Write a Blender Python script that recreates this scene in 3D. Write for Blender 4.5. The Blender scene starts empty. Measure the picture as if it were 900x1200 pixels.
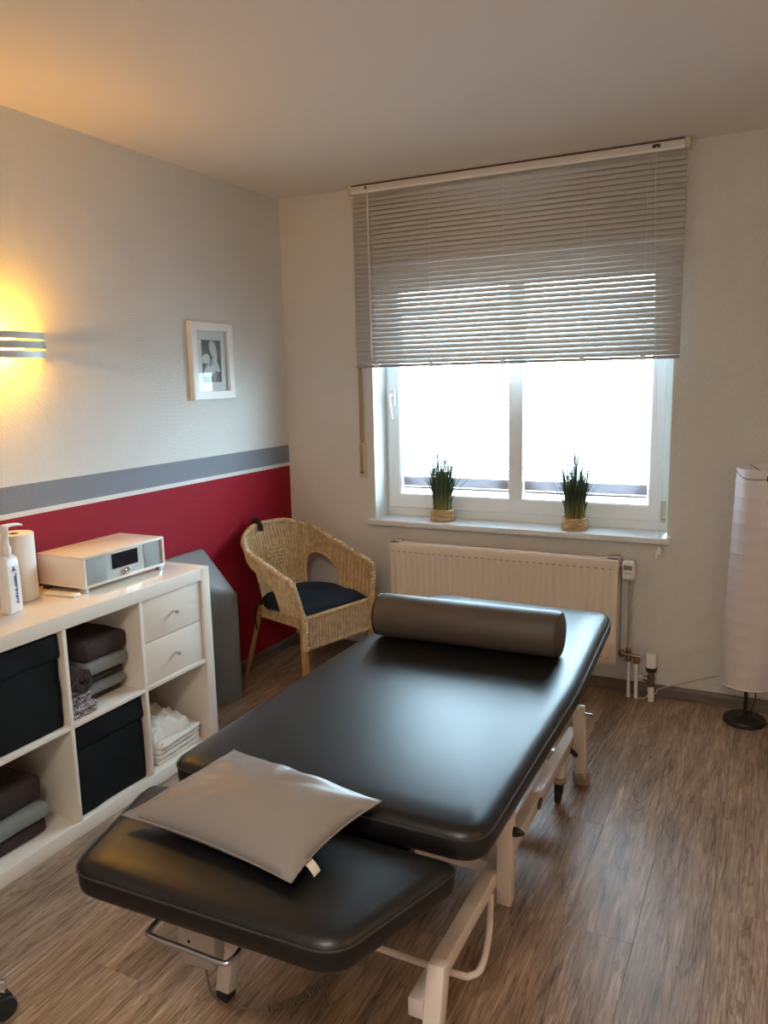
import bpy, bmesh, math, random
from math import pi, sin, cos, radians as R
from mathutils import Vector, Matrix
random.seed(7)
SC = bpy.context.scene
COL = SC.collection

# ------------------------------------------------------------------ camera
cam_d = bpy.data.cameras.new('camera'); cam = bpy.data.objects.new('camera', cam_d); COL.objects.link(cam)
_yaw, _pitch, _roll = -0.4643, -0.1663, -0.0225
_f = Vector((sin(_yaw)*cos(_pitch), cos(_yaw)*cos(_pitch), sin(_pitch)))
_r = Vector((cos(_yaw), -sin(_yaw), 0)); _u = _r.cross(_f)
_r2 = cos(_roll)*_r + sin(_roll)*_u; _u2 = -sin(_roll)*_r + cos(_roll)*_u
cam.matrix_world = Matrix(((_r2.x, _u2.x, -_f.x, 2.4817), (_r2.y, _u2.y, -_f.y, -3.7625), (_r2.z, _u2.z, -_f.z, 1.5228), (0, 0, 0, 1)))
cam_d.sensor_fit = 'AUTO'; cam_d.sensor_width = 36.0; cam_d.lens = 919.94*36/1200
cam_d.clip_start = 0.05
SC.camera = cam
# ------------------------------------------------------------------ light, sky, exposure
SKY = 21.0
w = bpy.data.worlds.new('sky'); SC.world = w; w.use_nodes = True
bg = w.node_tree.nodes['Background']; bg.inputs[0].default_value = (0.60, 0.83, 1.0, 1); bg.inputs[1].default_value = SKY
SC.view_settings.view_transform = 'Standard'; SC.view_settings.look = 'None'
SC.view_settings.exposure = 0.62; SC.view_settings.gamma = 1.0; SC.view_settings.use_curve_mapping = False
pl = bpy.data.lights.new('window_portal', 'AREA'); pl.shape = 'RECTANGLE'; pl.size = 1.5; pl.size_y = 1.33; pl.cycles.is_portal = True
po = bpy.data.objects.new('window_portal', pl); COL.objects.link(po); po.location = (1.30, 0.33, 1.44); po.rotation_euler = (R(-90), 0, 0)
SC.cycles.use_denoising = True
SC.cycles.max_bounces = 10; SC.cycles.diffuse_bounces = 6; SC.cycles.transparent_max_bounces = 24
SC.cycles.sample_clamp_indirect = 6.0
SCONCE_W = 4.2
FILL_LAMP = 42.0

# ------------------------------------------------------------------ materials
def srgb(h):
    c = [int(h[i:i+2], 16)/255 for i in (0, 2, 4)]
    return tuple((x/12.92 if x <= .04045 else ((x+.055)/1.055)**2.4) for x in c) + (1,)
def new_mat(name):
    m = bpy.data.materials.new(name); m.use_nodes = True
    nt = m.node_tree
    return m, nt, nt.nodes, nt.links, nt.nodes['Principled BSDF']
def simple(name, col, rough=.5, metal=0, bump=0, bscale=80, var=0, vscale=6, spec=.5, stretch=(1, 1, 1), sheen=0, coat=0):
    m, nt, N, L, P = new_mat(name)
    if isinstance(col, str): col = srgb(col)
    P.inputs['Base Color'].default_value = col; P.inputs['Roughness'].default_value = rough; P.inputs['Metallic'].default_value = metal
    P.inputs['Specular IOR Level'].default_value = spec; P.inputs['Sheen Weight'].default_value = sheen; P.inputs['Coat Weight'].default_value = coat
    if bump or var:
        tc = N.new('ShaderNodeTexCoord'); mp = N.new('ShaderNodeMapping'); L.new(tc.outputs['Object'], mp.inputs[0]); mp.inputs['Scale'].default_value = stretch
    if bump:
        n = N.new('ShaderNodeTexNoise'); n.inputs['Scale'].default_value = bscale; n.inputs['Detail'].default_value = 5; L.new(mp.outputs[0], n.inputs['Vector'])
        b = N.new('ShaderNodeBump'); b.inputs['Strength'].default_value = bump; b.inputs['Distance'].default_value = .004
        L.new(n.outputs['Fac'], b.inputs['Height']); L.new(b.outputs[0], P.inputs['Normal'])
    if var:
        n2 = N.new('ShaderNodeTexNoise'); n2.inputs['Scale'].default_value = vscale; n2.inputs['Detail'].default_value = 4; L.new(mp.outputs[0], n2.inputs['Vector'])
        rp = N.new('ShaderNodeValToRGB'); rp.color_ramp.elements[0].position = .3; rp.color_ramp.elements[1].position = .7
        rp.color_ramp.elements[0].color = tuple(c*(1-var) for c in col[:3])+(1,); rp.color_ramp.elements[1].color = tuple(min(1, c*(1+var)) for c in col[:3])+(1,)
        L.new(n2.outputs['Fac'], rp.inputs[0]); L.new(rp.outputs[0], P.inputs['Base Color'])
    return m

def wallpaper(name, flip, bands=None, base=(.76, .735, .70, 1)):
    """embossed diagonal-rib wallpaper, painted; bands = painted stripes by height"""
    m, nt, N, L, P = new_mat(name)
    P.inputs['Roughness'].default_value = .62; P.inputs['Base Color'].default_value = base; P.inputs['Specular IOR Level'].default_value = .18
    g = N.new('ShaderNodeNewGeometry'); mp = N.new('ShaderNodeMapping'); L.new(g.outputs['Position'], mp.inputs[0])
    mp.inputs['Scale'].default_value = (flip, 1, 1)
    wv = N.new('ShaderNodeTexWave'); wv.wave_type = 'BANDS'; wv.bands_direction = 'DIAGONAL'; wv.inputs['Scale'].default_value = 58; wv.inputs['Distortion'].default_value = 1.2
    wv.inputs['Detail Scale'].default_value = 2.0; wv.inputs['Detail'].default_value = 1
    L.new(mp.outputs[0], wv.inputs['Vector'])
    n = N.new('ShaderNodeTexNoise'); n.inputs['Scale'].default_value = 130; n.inputs['Detail'].default_value = 2; L.new(g.outputs['Position'], n.inputs['Vector'])
    mx = N.new('ShaderNodeMath'); mx.operation = 'MULTIPLY_ADD'; L.new(n.outputs['Fac'], mx.inputs[0]); mx.inputs[1].default_value = .8; L.new(wv.outputs['Fac'], mx.inputs[2])
    b = N.new('ShaderNodeBump'); b.inputs['Strength'].default_value = .65; b.inputs['Distance'].default_value = .0035
    L.new(mx.outputs[0], b.inputs['Height']); L.new(b.outputs[0], P.inputs['Normal'])
    if bands:
        sp = N.new('ShaderNodeSeparateXYZ'); L.new(g.outputs['Position'], sp.inputs[0])
        mr = N.new('ShaderNodeMapRange'); mr.inputs['From Min'].default_value = 0; mr.inputs['From Max'].default_value = 2.5; L.new(sp.outputs['Z'], mr.inputs[0])
        cr = N.new('ShaderNodeValToRGB'); cr.color_ramp.interpolation = 'CONSTANT'
        e = cr.color_ramp.elements
        e[0].position = 0; e[0].color = bands[0][1]; e[1].position = bands[1][0]/2.5; e[1].color = bands[1][1]
        for z, c in bands[2:]:
            k = e.new(z/2.5); k.color = c
        L.new(mr.outputs[0], cr.inputs[0]); L.new(cr.outputs[0], P.inputs['Base Color'])
    return m
WHITE_P = (.77, .745, .70, 1)
M_WALL_L = wallpaper('painted_wallpaper_bands', 1, [(0, (.33, .008, .022, 1)), (1.053, (.80, .76, .71, 1)), (1.073, (.25, .265, .30, 1)), (1.171, WHITE_P)])
M_WALL_B = wallpaper('painted_wallpaper', -1, None, (.75, .715, .675, 1))
M_CEIL = simple('ceiling_plaster', (.78, .735, .68, 1), .75, bump=.15, bscale=140)
M_REVEAL = simple('reveal_paint', (.82, .84, .82, 1), .6, bump=.05)
M_PVC = simple('white_pvc', (.86, .88, .87, 1), .28)
M_SILL = simple('speckled_stone', (.70, .71, .70, 1), .35, var=.12, vscale=160, bump=.05)

def wood_floor():
    m, nt, N, L, P = new_mat('vinyl_wood')
    g = N.new('ShaderNodeNewGeometry'); oi = N.new('ShaderNodeObjectInfo')
    off = N.new('ShaderNodeVectorMath'); off.operation = 'SCALE'; off.inputs['Scale'].default_value = 37
    cx = N.new('ShaderNodeCombineXYZ'); L.new(oi.outputs['Random'], cx.inputs[0]); L.new(oi.outputs['Random'], cx.inputs[1]); L.new(cx.outputs[0], off.inputs[0])
    ad = N.new('ShaderNodeVectorMath'); ad.operation = 'ADD'; L.new(g.outputs['Position'], ad.inputs[0]); L.new(off.outputs[0], ad.inputs[1])
    mp = N.new('ShaderNodeMapping'); mp.inputs['Scale'].default_value = (75, 4.5, 1); L.new(ad.outputs[0], mp.inputs[0])
    n1 = N.new('ShaderNodeTexNoise'); n1.inputs['Scale'].default_value = 1.0; n1.inputs['Detail'].default_value = 9; n1.inputs['Roughness'].default_value = .68; n1.inputs['Distortion'].default_value = 1.6; L.new(mp.outputs[0], n1.inputs['Vector'])
    mp2 = N.new('ShaderNodeMapping'); mp2.inputs['Scale'].default_value = (7, 1.3, 1); L.new(ad.outputs[0], mp2.inputs[0])
    n2 = N.new('ShaderNodeTexNoise'); n2.inputs['Scale'].default_value = 1.2; n2.inputs['Detail'].default_value = 4; n2.inputs['Distortion'].default_value = 1.5; L.new(mp2.outputs[0], n2.inputs['Vector'])
    cr = N.new('ShaderNodeValToRGB'); e = cr.color_ramp.elements
    e[0].position = .30; e[0].color = (.105, .068, .046, 1); e[1].position = .74; e[1].color = (.62, .475, .355, 1)
    k = e.new(.44); k.color = (.27, .183, .124, 1); k = e.new(.55); k.color = (.38, .275, .195, 1)
    L.new(n1.outputs['Fac'], cr.inputs[0])
    cr2 = N.new('ShaderNodeValToRGB'); e = cr2.color_ramp.elements; e[0].position = .3; e[0].color = (.70, .68, .66, 1); e[1].position = .7; e[1].color = (1.15, 1.12, 1.1, 1); L.new(n2.outputs['Fac'], cr2.inputs[0])
    mu = N.new('ShaderNodeMix'); mu.data_type = 'RGBA'; mu.blend_type = 'MULTIPLY'; mu.inputs[0].default_value = 1; L.new(cr.outputs[0], mu.inputs[6]); L.new(cr2.outputs[0], mu.inputs[7])
    mr = N.new('ShaderNodeMapRange'); mr.inputs['To Min'].default_value = .93; mr.inputs['To Max'].default_value = 1.07; L.new(oi.outputs['Random'], mr.inputs[0])
    sc = N.new('ShaderNodeVectorMath'); sc.operation = 'SCALE'; L.new(mu.outputs[2], sc.inputs[0]); L.new(mr.outputs[0], sc.inputs['Scale'])
    mp3 = N.new('ShaderNodeMapping'); mp3.inputs['Scale'].default_value = (9, .8, 1); L.new(ad.outputs[0], mp3.inputs[0])
    n3 = N.new('ShaderNodeTexNoise'); n3.inputs['Scale'].default_value = 1.0; n3.inputs['Detail'].default_value = 6; n3.inputs['Distortion'].default_value = 2.2; L.new(mp3.outputs[0], n3.inputs['Vector'])
    cr3 = N.new('ShaderNodeValToRGB'); e = cr3.color_ramp.elements; e[0].position = .485; e[0].color = (1, 1, 1, 1); e[1].position = .52; e[1].color = (1, 1, 1, 1); k = e.new(.502); k.color = (.50, .46, .43, 1); L.new(n3.outputs['Fac'], cr3.inputs[0])
    mu3 = N.new('ShaderNodeMix'); mu3.data_type = 'RGBA'; mu3.blend_type = 'MULTIPLY'; mu3.inputs[0].default_value = 1; L.new(sc.outputs[0], mu3.inputs[6]); L.new(cr3.outputs[0], mu3.inputs[7])
    L.new(mu3.outputs[2], P.inputs['Base Color'])
    P.inputs['Roughness'].default_value = .36
    b = N.new('ShaderNodeBump'); b.inputs['Strength'].default_value = .28; b.inputs['Distance'].default_value = .002; L.new(n1.outputs['Fac'], b.inputs['Height']); L.new(b.outputs[0], P.inputs['Normal'])
    return m
M_FLOOR = wood_floor()
M_BASEB = simple('baseboard_wood', (.13, .10, .08, 1), .45, bump=.1, bscale=30, var=.35, vscale=5, stretch=(1, 1, 14))
M_DARK = simple('dark_underlay', (.03, .02, .015, 1), .9)
M_LEATHER = simple('black_leatherette', (.0055, .0055, .006, 1), .37, bump=.08, bscale=420, spec=.48)
M_BOLSTER = simple('grey_brown_leatherette', (.085, .066, .052, 1), .5, bump=.10, bscale=420, spec=.35)
M_PILLOW = simple('taupe_leatherette', (.245, .22, .205, 1), .38, bump=.12, bscale=260)
M_PIPING = simple('piping', (.03, .026, .026, 1), .4)
M_ENAMEL = simple('cream_enamel', (.80, .70, .62, 1), .22, coat=.2)
M_BLACK = simple('black_plastic', (.012, .012, .013, 1), .4)
M_RUBBER = simple('black_rubber', (.02, .02, .02, 1), .7)
M_CHROME = simple('chrome', (.75, .73, .70, 1), .15, 1)
M_STEEL = simple('brushed_steel', (.55, .55, .55, 1), .35, 1)
M_BRASS = simple('aged_brass', (.30, .22, .15, 1), .35, 1)
M_SHELF = simple('white_lacquer', (.82, .745, .65, 1), .17)
M_SHELF_IN = simple('white_foil', (.74, .68, .60, 1), .35)
M_BOX = simple('black_fabric', (.005, .0055, .006, 1), .9, bump=.35, bscale=300, spec=.25)
M_TOWEL_BR = simple('brown_terry', (.045, .027, .026, 1), .95, bump=1.0, bscale=260)
M_TOWEL_GR = simple('grey_terry', (.24, .25, .235, 1), .95, bump=1.0, bscale=260)
M_LINEN = simple('white_linen', (.80, .74, .66, 1), .85, bump=.4, bscale=60)
def pattern_cloth():
    m, nt, N, L, P = new_mat('patterned_cloth')
    tc = N.new('ShaderNodeTexCoord'); v = N.new('ShaderNodeTexNoise'); v.inputs['Scale'].default_value = 75; v.inputs['Detail'].default_value = 2; v.inputs['Distortion'].default_value = 2
    mp = N.new('ShaderNodeMapping'); mp.inputs['Scale'].default_value = (1, 1, 2.2); L.new(tc.outputs['Object'], mp.inputs[0]); L.new(mp.outputs[0], v.inputs['Vector'])
    cr = N.new('ShaderNodeValToRGB'); cr.color_ramp.interpolation = 'CONSTANT'; e = cr.color_ramp.elements
    e[0].position = 0; e[0].color = (.05, .03, .035, 1); e[1].position = .50; e[1].color = (.50, .43, .41, 1); L.new(v.outputs['Fac'], cr.inputs[0]); L.new(cr.outputs[0], P.inputs['Base Color'])
    P.inputs['Roughness'].default_value = .9
    return m
M_PATTERN = pattern_cloth()
M_PAPER = simple('paper_towel', (.84, .80, .73, 1), .9, bump=.3, bscale=150)
M_PLASTIC = simple('white_plastic', (.80, .78, .75, 1), .35)
M_BLUE = simple('blue_print', (.03, .05, .25, 1), .5)
M_RADIO = simple('radio_white_lacquer', (.80, .73, .64, 1), .22)
M_ALU = simple('aluminium_front', (.56, .56, .55, 1), .38, .55)
M_GRILLE = simple('speaker_mesh', (.30, .30, .29, 1), .5, .4, bump=.5, bscale=900)
M_SCREEN = simple('dark_display', (.006, .008, .014, 1), .12)
M_GREYFOAM = simple('grey_leatherette', (.165, .165, .165, 1), .45, bump=.1, bscale=300)
M_NAVY = simple('navy_cotton', (.006, .011, .018, 1), .9, bump=.3, bscale=30, spec=.2)
M_RAFFIA = simple('raffia', (.50, .33, .16, 1), .7, bump=.5, bscale=60, var=.3, vscale=40, stretch=(1, 1, 4))
M_FRAME = simple('white_frame', (.84, .82, .79, 1), .4)
M_MAT = simple('white_mat', (.80, .79, .77, 1), .7)
M_PHOTO = simple('grey_photo', (.16, .16, .16, 1), .7, var=.5, vscale=9)
M_PETAL = simple('pale_petal', (.72, .71, .70, 1), .7, var=.08, vscale=20)
M_PETAL2 = simple('grey_petal', (.40, .40, .39, 1), .7)
M_RAD = simple('radiator_enamel', (.74, .64, .53, 1), .35)
M_RADDARK = simple('radiator_gap_shade', (.04, .03, .025, 1), .7)
M_LCD = simple('lcd', (.20, .22, .19, 1), .3)
M_STRAP = simple('belt_fabric', (.36, .26, .16, 1), .8)
M_BEIGE = simple('beige_plastic', (.62, .52, .38, 1), .45)
M_CABLE = simple('cable_grey', (.48, .42, .36, 1), .5)
M_COILC = simple('cable_brown', (.20, .15, .11, 1), .5)
M_SCON = simple('sconce_nickel', (.58, .57, .55, 1), .42, .5)
M_WRAP = simple('wrapped_rope', (.33, .26, .20, 1), .85, bump=.6, bscale=90)

def slat_mat(name, col, tr):
    m, nt, N, L, P = new_mat(name)
    P.inputs['Base Color'].default_value = col; P.inputs['Roughness'].default_value = .45
    if tr:
        t = N.new('ShaderNodeBsdfTranslucent'); t.inputs[0].default_value = col
        mx = N.new('ShaderNodeMixShader'); mx.inputs[0].default_value = tr; L.new(P.outputs[0], mx.inputs[1]); L.new(t.outputs[0], mx.inputs[2])
        L.new(mx.outputs[0], N['Material Output'].inputs[0])
    return m
M_SLAT = slat_mat('blind_slat_grey', (.62, .60, .57, 1), 0)
M_SLATW = slat_mat('pane_blind_slat', (.76, .74, .79, 1), .12)
M_CORD = simple('white_cord', (.85, .83, .80, 1), .6)
M_LAMPP = slat_mat('rice_paper', (.86, .80, .79, 1), .35)
def glass():
    m, nt, N, L, P = new_mat('pane_glass')
    t = N.new('ShaderNodeBsdfTransparent'); t.inputs[0].default_value = (.95, .97, .97, 1); gl = N.new('ShaderNodeBsdfGlossy'); gl.inputs['Roughness'].default_value = .02
    fr = N.new('ShaderNodeFresnel'); fr.inputs['IOR'].default_value = 1.45; mx = N.new('ShaderNodeMixShader')
    g = N.new('ShaderNodeNewGeometry'); inv = N.new('ShaderNodeMath'); inv.operation = 'SUBTRACT'; inv.inputs[0].default_value = 1; L.new(g.outputs['Backfacing'], inv.inputs[1])
    ml = N.new('ShaderNodeMath'); ml.operation = 'MULTIPLY'; L.new(fr.outputs[0], ml.inputs[0]); L.new(inv.outputs[0], ml.inputs[1])
    L.new(ml.outputs[0], mx.inputs[0]); L.new(t.outputs[0], mx.inputs[1]); L.new(gl.outputs[0], mx.inputs[2]); L.new(mx.outputs[0], N['Material Output'].inputs[0])
    return m
M_GLASS = glass()
def bulb_mat():
    m, nt, N, L, P = new_mat('bulb_glow')
    P.inputs['Emission Color'].default_value = (1, .55, .08, 1); P.inputs['Emission Strength'].default_value = 14; return m
M_BULB = bulb_mat()
M_FILL_OPAL, _nt, _N, _L, _P = new_mat('fill_lamp_opal'); _P.inputs['Emission Color'].default_value = (1, .92, .81, 1); _P.inputs['Emission Strength'].default_value = FILL_LAMP
def wicker_mat():
    m, nt, N, L, P = new_mat('rattan')
    tc = N.new('ShaderNodeTexCoord'); n = N.new('ShaderNodeTexNoise'); n.inputs['Scale'].default_value = 38; n.inputs['Detail'].default_value = 4; L.new(tc.outputs['Object'], n.inputs['Vector'])
    cr = N.new('ShaderNodeValToRGB'); e = cr.color_ramp.elements; e[0].position = .25; e[0].color = (.40, .26, .125, 1); e[1].position = .75; e[1].color = (.70, .53, .31, 1)
    L.new(n.outputs['Fac'], cr.inputs[0]); L.new(cr.outputs[0], P.inputs['Base Color']); P.inputs['Roughness'].default_value = .48
    return m
M_RATTAN = wicker_mat()
M_CANE = simple('varnished_cane', (.38, .215, .085, 1), .35, var=.25, vscale=12, stretch=(1, 1, .3))
def grass_mat():
    m, nt, N, L, P = new_mat('grass_blades')
    tc = N.new('ShaderNodeTexCoord'); sp = N.new('ShaderNodeSeparateXYZ'); L.new(tc.outputs['Object'], sp.inputs[0])
    mr = N.new('ShaderNodeMapRange'); mr.inputs['From Min'].default_value = .05; mr.inputs['From Max'].default_value = .16; L.new(sp.outputs['Z'], mr.inputs[0])
    cr = N.new('ShaderNodeValToRGB'); e = cr.color_ramp.elements; e[0].color = (.30, .29, .09, 1); e[1].color = (.065, .095, .045, 1)
    L.new(mr.outputs[0], cr.inputs[0]); L.new(cr.outputs[0], P.inputs['Base Color']); P.inputs['Roughness'].default_value = .5
    return m
M_GRASS = grass_mat()

# ------------------------------------------------------------------ mesh helpers
def obj(name, bm, mat, parent=None, smooth=True, angle=40, loc=None):
    me = bpy.data.meshes.new(name)
    bmesh.ops.recalc_face_normals(bm, faces=bm.faces[:])
    bm.to_mesh(me); bm.free()
    for m in (mat if isinstance(mat, (list, tuple)) else [mat]): me.materials.append(m)
    if smooth:
        for p in me.polygons: p.use_smooth = True
        try: me.set_sharp_from_angle(angle=R(angle))
        except Exception: pass
    o = bpy.data.objects.new(name, me); COL.objects.link(o)
    if parent is not None: o.parent = parent
    if loc is not None: o.location = loc
    return o
def thing(name, label, cat, loc=(0, 0, 0), rz=0, group=None):
    o = bpy.data.objects.new(name, None); COL.objects.link(o); o.location = loc; o.rotation_euler = (0, 0, rz); o.empty_display_size = .1
    return tag(o, label, cat, group)
def tag(o, label, cat, group=None):
    o['label'] = label; o['category'] = cat
    if group: o['group'] = group
    return o
def struct(o): o['kind'] = 'structure'; return o
def copy_tree(o, parent=None, **kw):
    c = o.copy(); COL.objects.link(c)
    if parent is not None: c.parent = parent
    for ch in list(o.children): copy_tree(ch, c)
    return c
def box(bm, lo, hi, bev=0, M=None, seg=2):
    v = [bm.verts.new((x, y, z)) for x in (lo[0], hi[0]) for y in (lo[1], hi[1]) for z in (lo[2], hi[2])]
    fs = [bm.faces.new([v[i] for i in f]) for f in ((0, 1, 3, 2), (4, 6, 7, 5), (0, 4, 5, 1), (2, 3, 7, 6), (0, 2, 6, 4), (1, 5, 7, 3))]
    vs = v
    if bev:
        es = list({e for f in fs for e in f.edges})
        r = bmesh.ops.bevel(bm, geom=es, offset=bev, segments=seg, affect='EDGES', profile=.5)
        vs = list({q for f in r['faces'] for q in f.verts} | {q for q in v if q.is_valid})
    if M is not None: bmesh.ops.transform(bm, matrix=M, verts=vs)
    return vs
def BM(): return bmesh.new()
def bx(name, lo, hi, mat, parent=None, bev=0, M=None, **k):
    bm = BM(); box(bm, lo, hi, bev, M); return obj(name, bm, mat, parent, **k)
def frames(path):
    T = []
    n = len(path)
    for i in range(n):
        a = path[max(i-1, 0)]; b = path[min(i+1, n-1)]; t = (b-a); T.append(t.normalized() if t.length > 1e-9 else Vector((0, 0, 1)))
    ref = Vector((0, 0, 1)) if abs(T[0].z) < .9 else Vector((1, 0, 0))
    N = []; nrm = (ref - T[0]*ref.dot(T[0])).normalized()
    for t in T:
        nrm = nrm - t*nrm.dot(t)
        nrm = nrm.normalized() if nrm.length > 1e-6 else t.orthogonal().normalized()
        N.append(nrm.copy())
    return T, N
def tube(bm, path, r, seg=8, closed=False, cap=True, radii=None, flat=1.0):
    path = [Vector(p) for p in path]
    T, N = frames(path); rings = []
    for i, p in enumerate(path):
        b = T[i].cross(N[i]); rr = radii[i] if radii else r
        rings.append([bm.verts.new(p + N[i]*cos(2*pi*k/seg)*rr + b*sin(2*pi*k/seg)*rr*flat) for k in range(seg)])
    m = len(rings)
    for i in range(m if closed else m-1):
        A = rings[i]; B = rings[(i+1) % m]
        for k in range(seg): bm.faces.new((A[k], A[(k+1) % seg], B[(k+1) % seg], B[k]))
    if cap and not closed: bm.faces.new(rings[0][::-1]); bm.faces.new(rings[-1])
def beam(bm, a, b, w, d, bev=.003, up=(0, 1, 0)):
    """square tube from a to b"""
    a = Vector(a); b = Vector(b); z = (b-a); L = z.length; z.normalize(); u = Vector(up); x = u.cross(z).normalized(); y = z.cross(x)
    M = Matrix(((x.x, y.x, z.x, a.x), (x.y, y.y, z.y, a.y), (x.z, y.z, z.z, a.z), (0, 0, 0, 1)))
    box(bm, (-w/2, -d/2, 0), (w/2, d/2, L), bev, M)
def spline(pts, n=8, closed=False):
    P = [Vector(p) for p in pts]; out = []; m = len(P)
    for i in range(m if closed else m-1):
        if closed: p0, p1, p2, p3 = P[i-1], P[i], P[(i+1) % m], P[(i+2) % m]
        else: p0, p1, p2, p3 = P[max(i-1, 0)], P[i], P[i+1], P[min(i+2, m-1)]
        for k in range(n):
            t = k/n; out.append(.5*((2*p1)+(-p0+p2)*t+(2*p0-5*p1+4*p2-p3)*t*t+(-p0+3*p1-3*p2+p3)*t**3))
    if not closed: out.append(P[-1].copy())
    return out
def lathe(bm, prof, seg=32, M=None, cap=True):
    rings = []
    for r, z in prof: rings.append([bm.verts.new((r*cos(2*pi*k/seg), r*sin(2*pi*k/seg), z)) for k in range(seg)])
    for A, B in zip(rings, rings[1:]):
        for k in range(seg): bm.faces.new((A[k], A[(k+1) % seg], B[(k+1) % seg], B[k]))
    if cap: bm.faces.new(rings[0][::-1]); bm.faces.new(rings[-1])
    vs = [v for r_ in rings for v in r_]
    if M is not None: bmesh.ops.transform(bm, matrix=M, verts=vs)
    return vs
def round_poly(pts, rad, n=6):
    """2-D polygon with rounded corners; rad may be a list"""
    out = []; m = len(pts)
    for i in range(m):
        p = Vector(pts[i]); a = (Vector(pts[i-1])-p); b = (Vector(pts[(i+1) % m])-p); r = rad[i] if isinstance(rad, (list, tuple)) else rad
        if r <= 0: out.append(p); continue
        la, lb = a.normalized(), b.normalized(); ang = la.angle(lb); d = min(r/math.tan(ang/2), a.length*.49, b.length*.49)
        s, e = p+la*d, p+lb*d
        for k in range(n+1):
            t = k/n; out.append((1-t)**2*s + 2*t*(1-t)*p + t*t*e)
    return out
def offset_poly(poly, d):
    m = len(poly); area = sum(poly[i].x*poly[(i+1) % m].y - poly[(i+1) % m].x*poly[i].y for i in range(m)); s = 1 if area > 0 else -1
    out = []
    for i in range(m):
        t = (poly[(i+1) % m]-poly[i-1]); t.normalize(); out.append(poly[i] + Vector((-t.y, t.x))*s*d)
    return out
def slab(bm, poly, prof, M=None):
    """stack of inset copies of a 2-D outline: prof = [(inset, z)...]"""
    rings = []; lim = .03; base = offset_poly(poly, lim); cen = sum(base, Vector((0, 0)))/len(base)
    half = min((p-cen).length for p in base)
    for d, z in prof:
        if d <= lim: ring = offset_poly(poly, d)
        else: ring = [cen+(p-cen)*(1-(d-lim)/half) for p in base]
        rings.append([bm.verts.new((p.x, p.y, z)) for p in ring])
    n = len(poly)
    for A, B in zip(rings, rings[1:]):
        for k in range(n): bm.faces.new((A[k], A[(k+1) % n], B[(k+1) % n], B[k]))
    bm.faces.new(rings[0][::-1]); bm.faces.new(rings[-1])
    vs = [v for r_ in rings for v in r_]
    if M is not None: bmesh.ops.transform(bm, matrix=M, verts=vs)
    return vs
def densify(poly, step):
    out = []; m = len(poly)
    for i in range(m):
        a, b = poly[i], poly[(i+1) % m]; k = max(1, int((b-a).length/step))
        for j in range(k): out.append(a.lerp(b, j/k))
    return out
def hash2(i, j): 
    x = sin(i*127.1+j*311.7)*43758.5453; return x-math.floor(x)
def vnoise(x, y):
    i, j = math.floor(x), math.floor(y); fx, fy = x-i, y-j; fx = fx*fx*(3-2*fx); fy = fy*fy*(3-2*fy)
    return (hash2(i, j)*(1-fx)+hash2(i+1, j)*fx)*(1-fy)+(hash2(i, j+1)*(1-fx)+hash2(i+1, j+1)*fx)*fy

# ================================================================== ROOM
XR, YR, H = 3.5, -4.9, 2.499
struct(bx('wall_left', (-.12, YR, -.1), (0, 0, H), M_WALL_L, smooth=False))
struct(bx('wall_right', (XR, YR, -.1), (XR+.12, 0, H), M_WALL_B, smooth=False))
struct(bx('wall_rear', (-.12, YR-.12, -.1), (XR+.12, YR, H), M_WALL_B, smooth=False))
struct(bx('ceiling', (-.12, YR-.12, H), (XR+.12, .36, H+.1), M_CEIL, smooth=False))
WX0, WX1, WZ0, WZ1 = .548, 2.057, .765, 2.10
bm = BM()
xs, zs = [-.12, WX0, WX1, XR+.12], [-.1, WZ0, WZ1, H]
for y in (0, .36):
    g = [[bm.verts.new((x, y, z)) for z in zs] for x in xs]
    for i in range(3):
        for k in range(3):
            if (i, k) != (1, 1): bm.faces.new((g[i][k], g[i+1][k], g[i+1][k+1], g[i][k+1]))
    if y == 0: g0 = g
for a, b in (((1, 1), (2, 1)), ((2, 1), (2, 2)), ((2, 2), (1, 2)), ((1, 2), (1, 1))):
    f = bm.faces.new((g0[a[0]][a[1]], g0[b[0]][b[1]], g[b[0]][b[1]], g[a[0]][a[1]])); f.material_index = 1
for a, b in (((0, 0), (3, 0)), ((3, 0), (3, 3)), ((3, 3), (0, 3)), ((0, 3), (0, 0))):
    bm.faces.new((g0[a[0]][a[1]], g0[b[0]][b[1]], g[b[0]][b[1]], g[a[0]][a[1]]))
struct(obj('wall_back', bm, [M_WALL_B, M_REVEAL], smooth=False))
fl = struct(bx('floor', (-.12, YR-.12, -.1), (XR+.12, .36, -.010), M_DARK, smooth=False))
PW, PL = .184, 1.22
pm = {}
def plank_mesh(wd, ln):
    key = (round(wd, 3), round(ln, 3))
    if key not in pm:
        bm = BM(); g = .0002
        b = .0006
        lo, hi = (g, g, -.010), (wd-g, ln-g, 0)
        v0 = [bm.verts.new(p) for p in ((lo[0], lo[1], lo[2]), (hi[0], lo[1], lo[2]), (hi[0], hi[1], lo[2]), (lo[0], hi[1], lo[2]))]
        v1 = [bm.verts.new((p.co.x, p.co.y, -b)) for p in v0]
        v2 = [bm.verts.new(p) for p in ((lo[0]+b, lo[1]+b, 0), (hi[0]-b, lo[1]+b, 0), (hi[0]-b, hi[1]-b, 0), (lo[0]+b, hi[1]-b, 0))]
        for A, B in ((v0, v1), (v1, v2)):
            for k in range(4): bm.faces.new((A[k], A[(k+1) % 4], B[(k+1) % 4], B[k]))
        bm.faces.new(v2); bm.faces.new(v0[::-1])
        me = bpy.data.meshes.new('plank'); bm.to_mesh(me); bm.free(); me.materials.append(M_FLOOR); pm[key] = me
    return pm[key]
x = 0.0; c = 0
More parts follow.
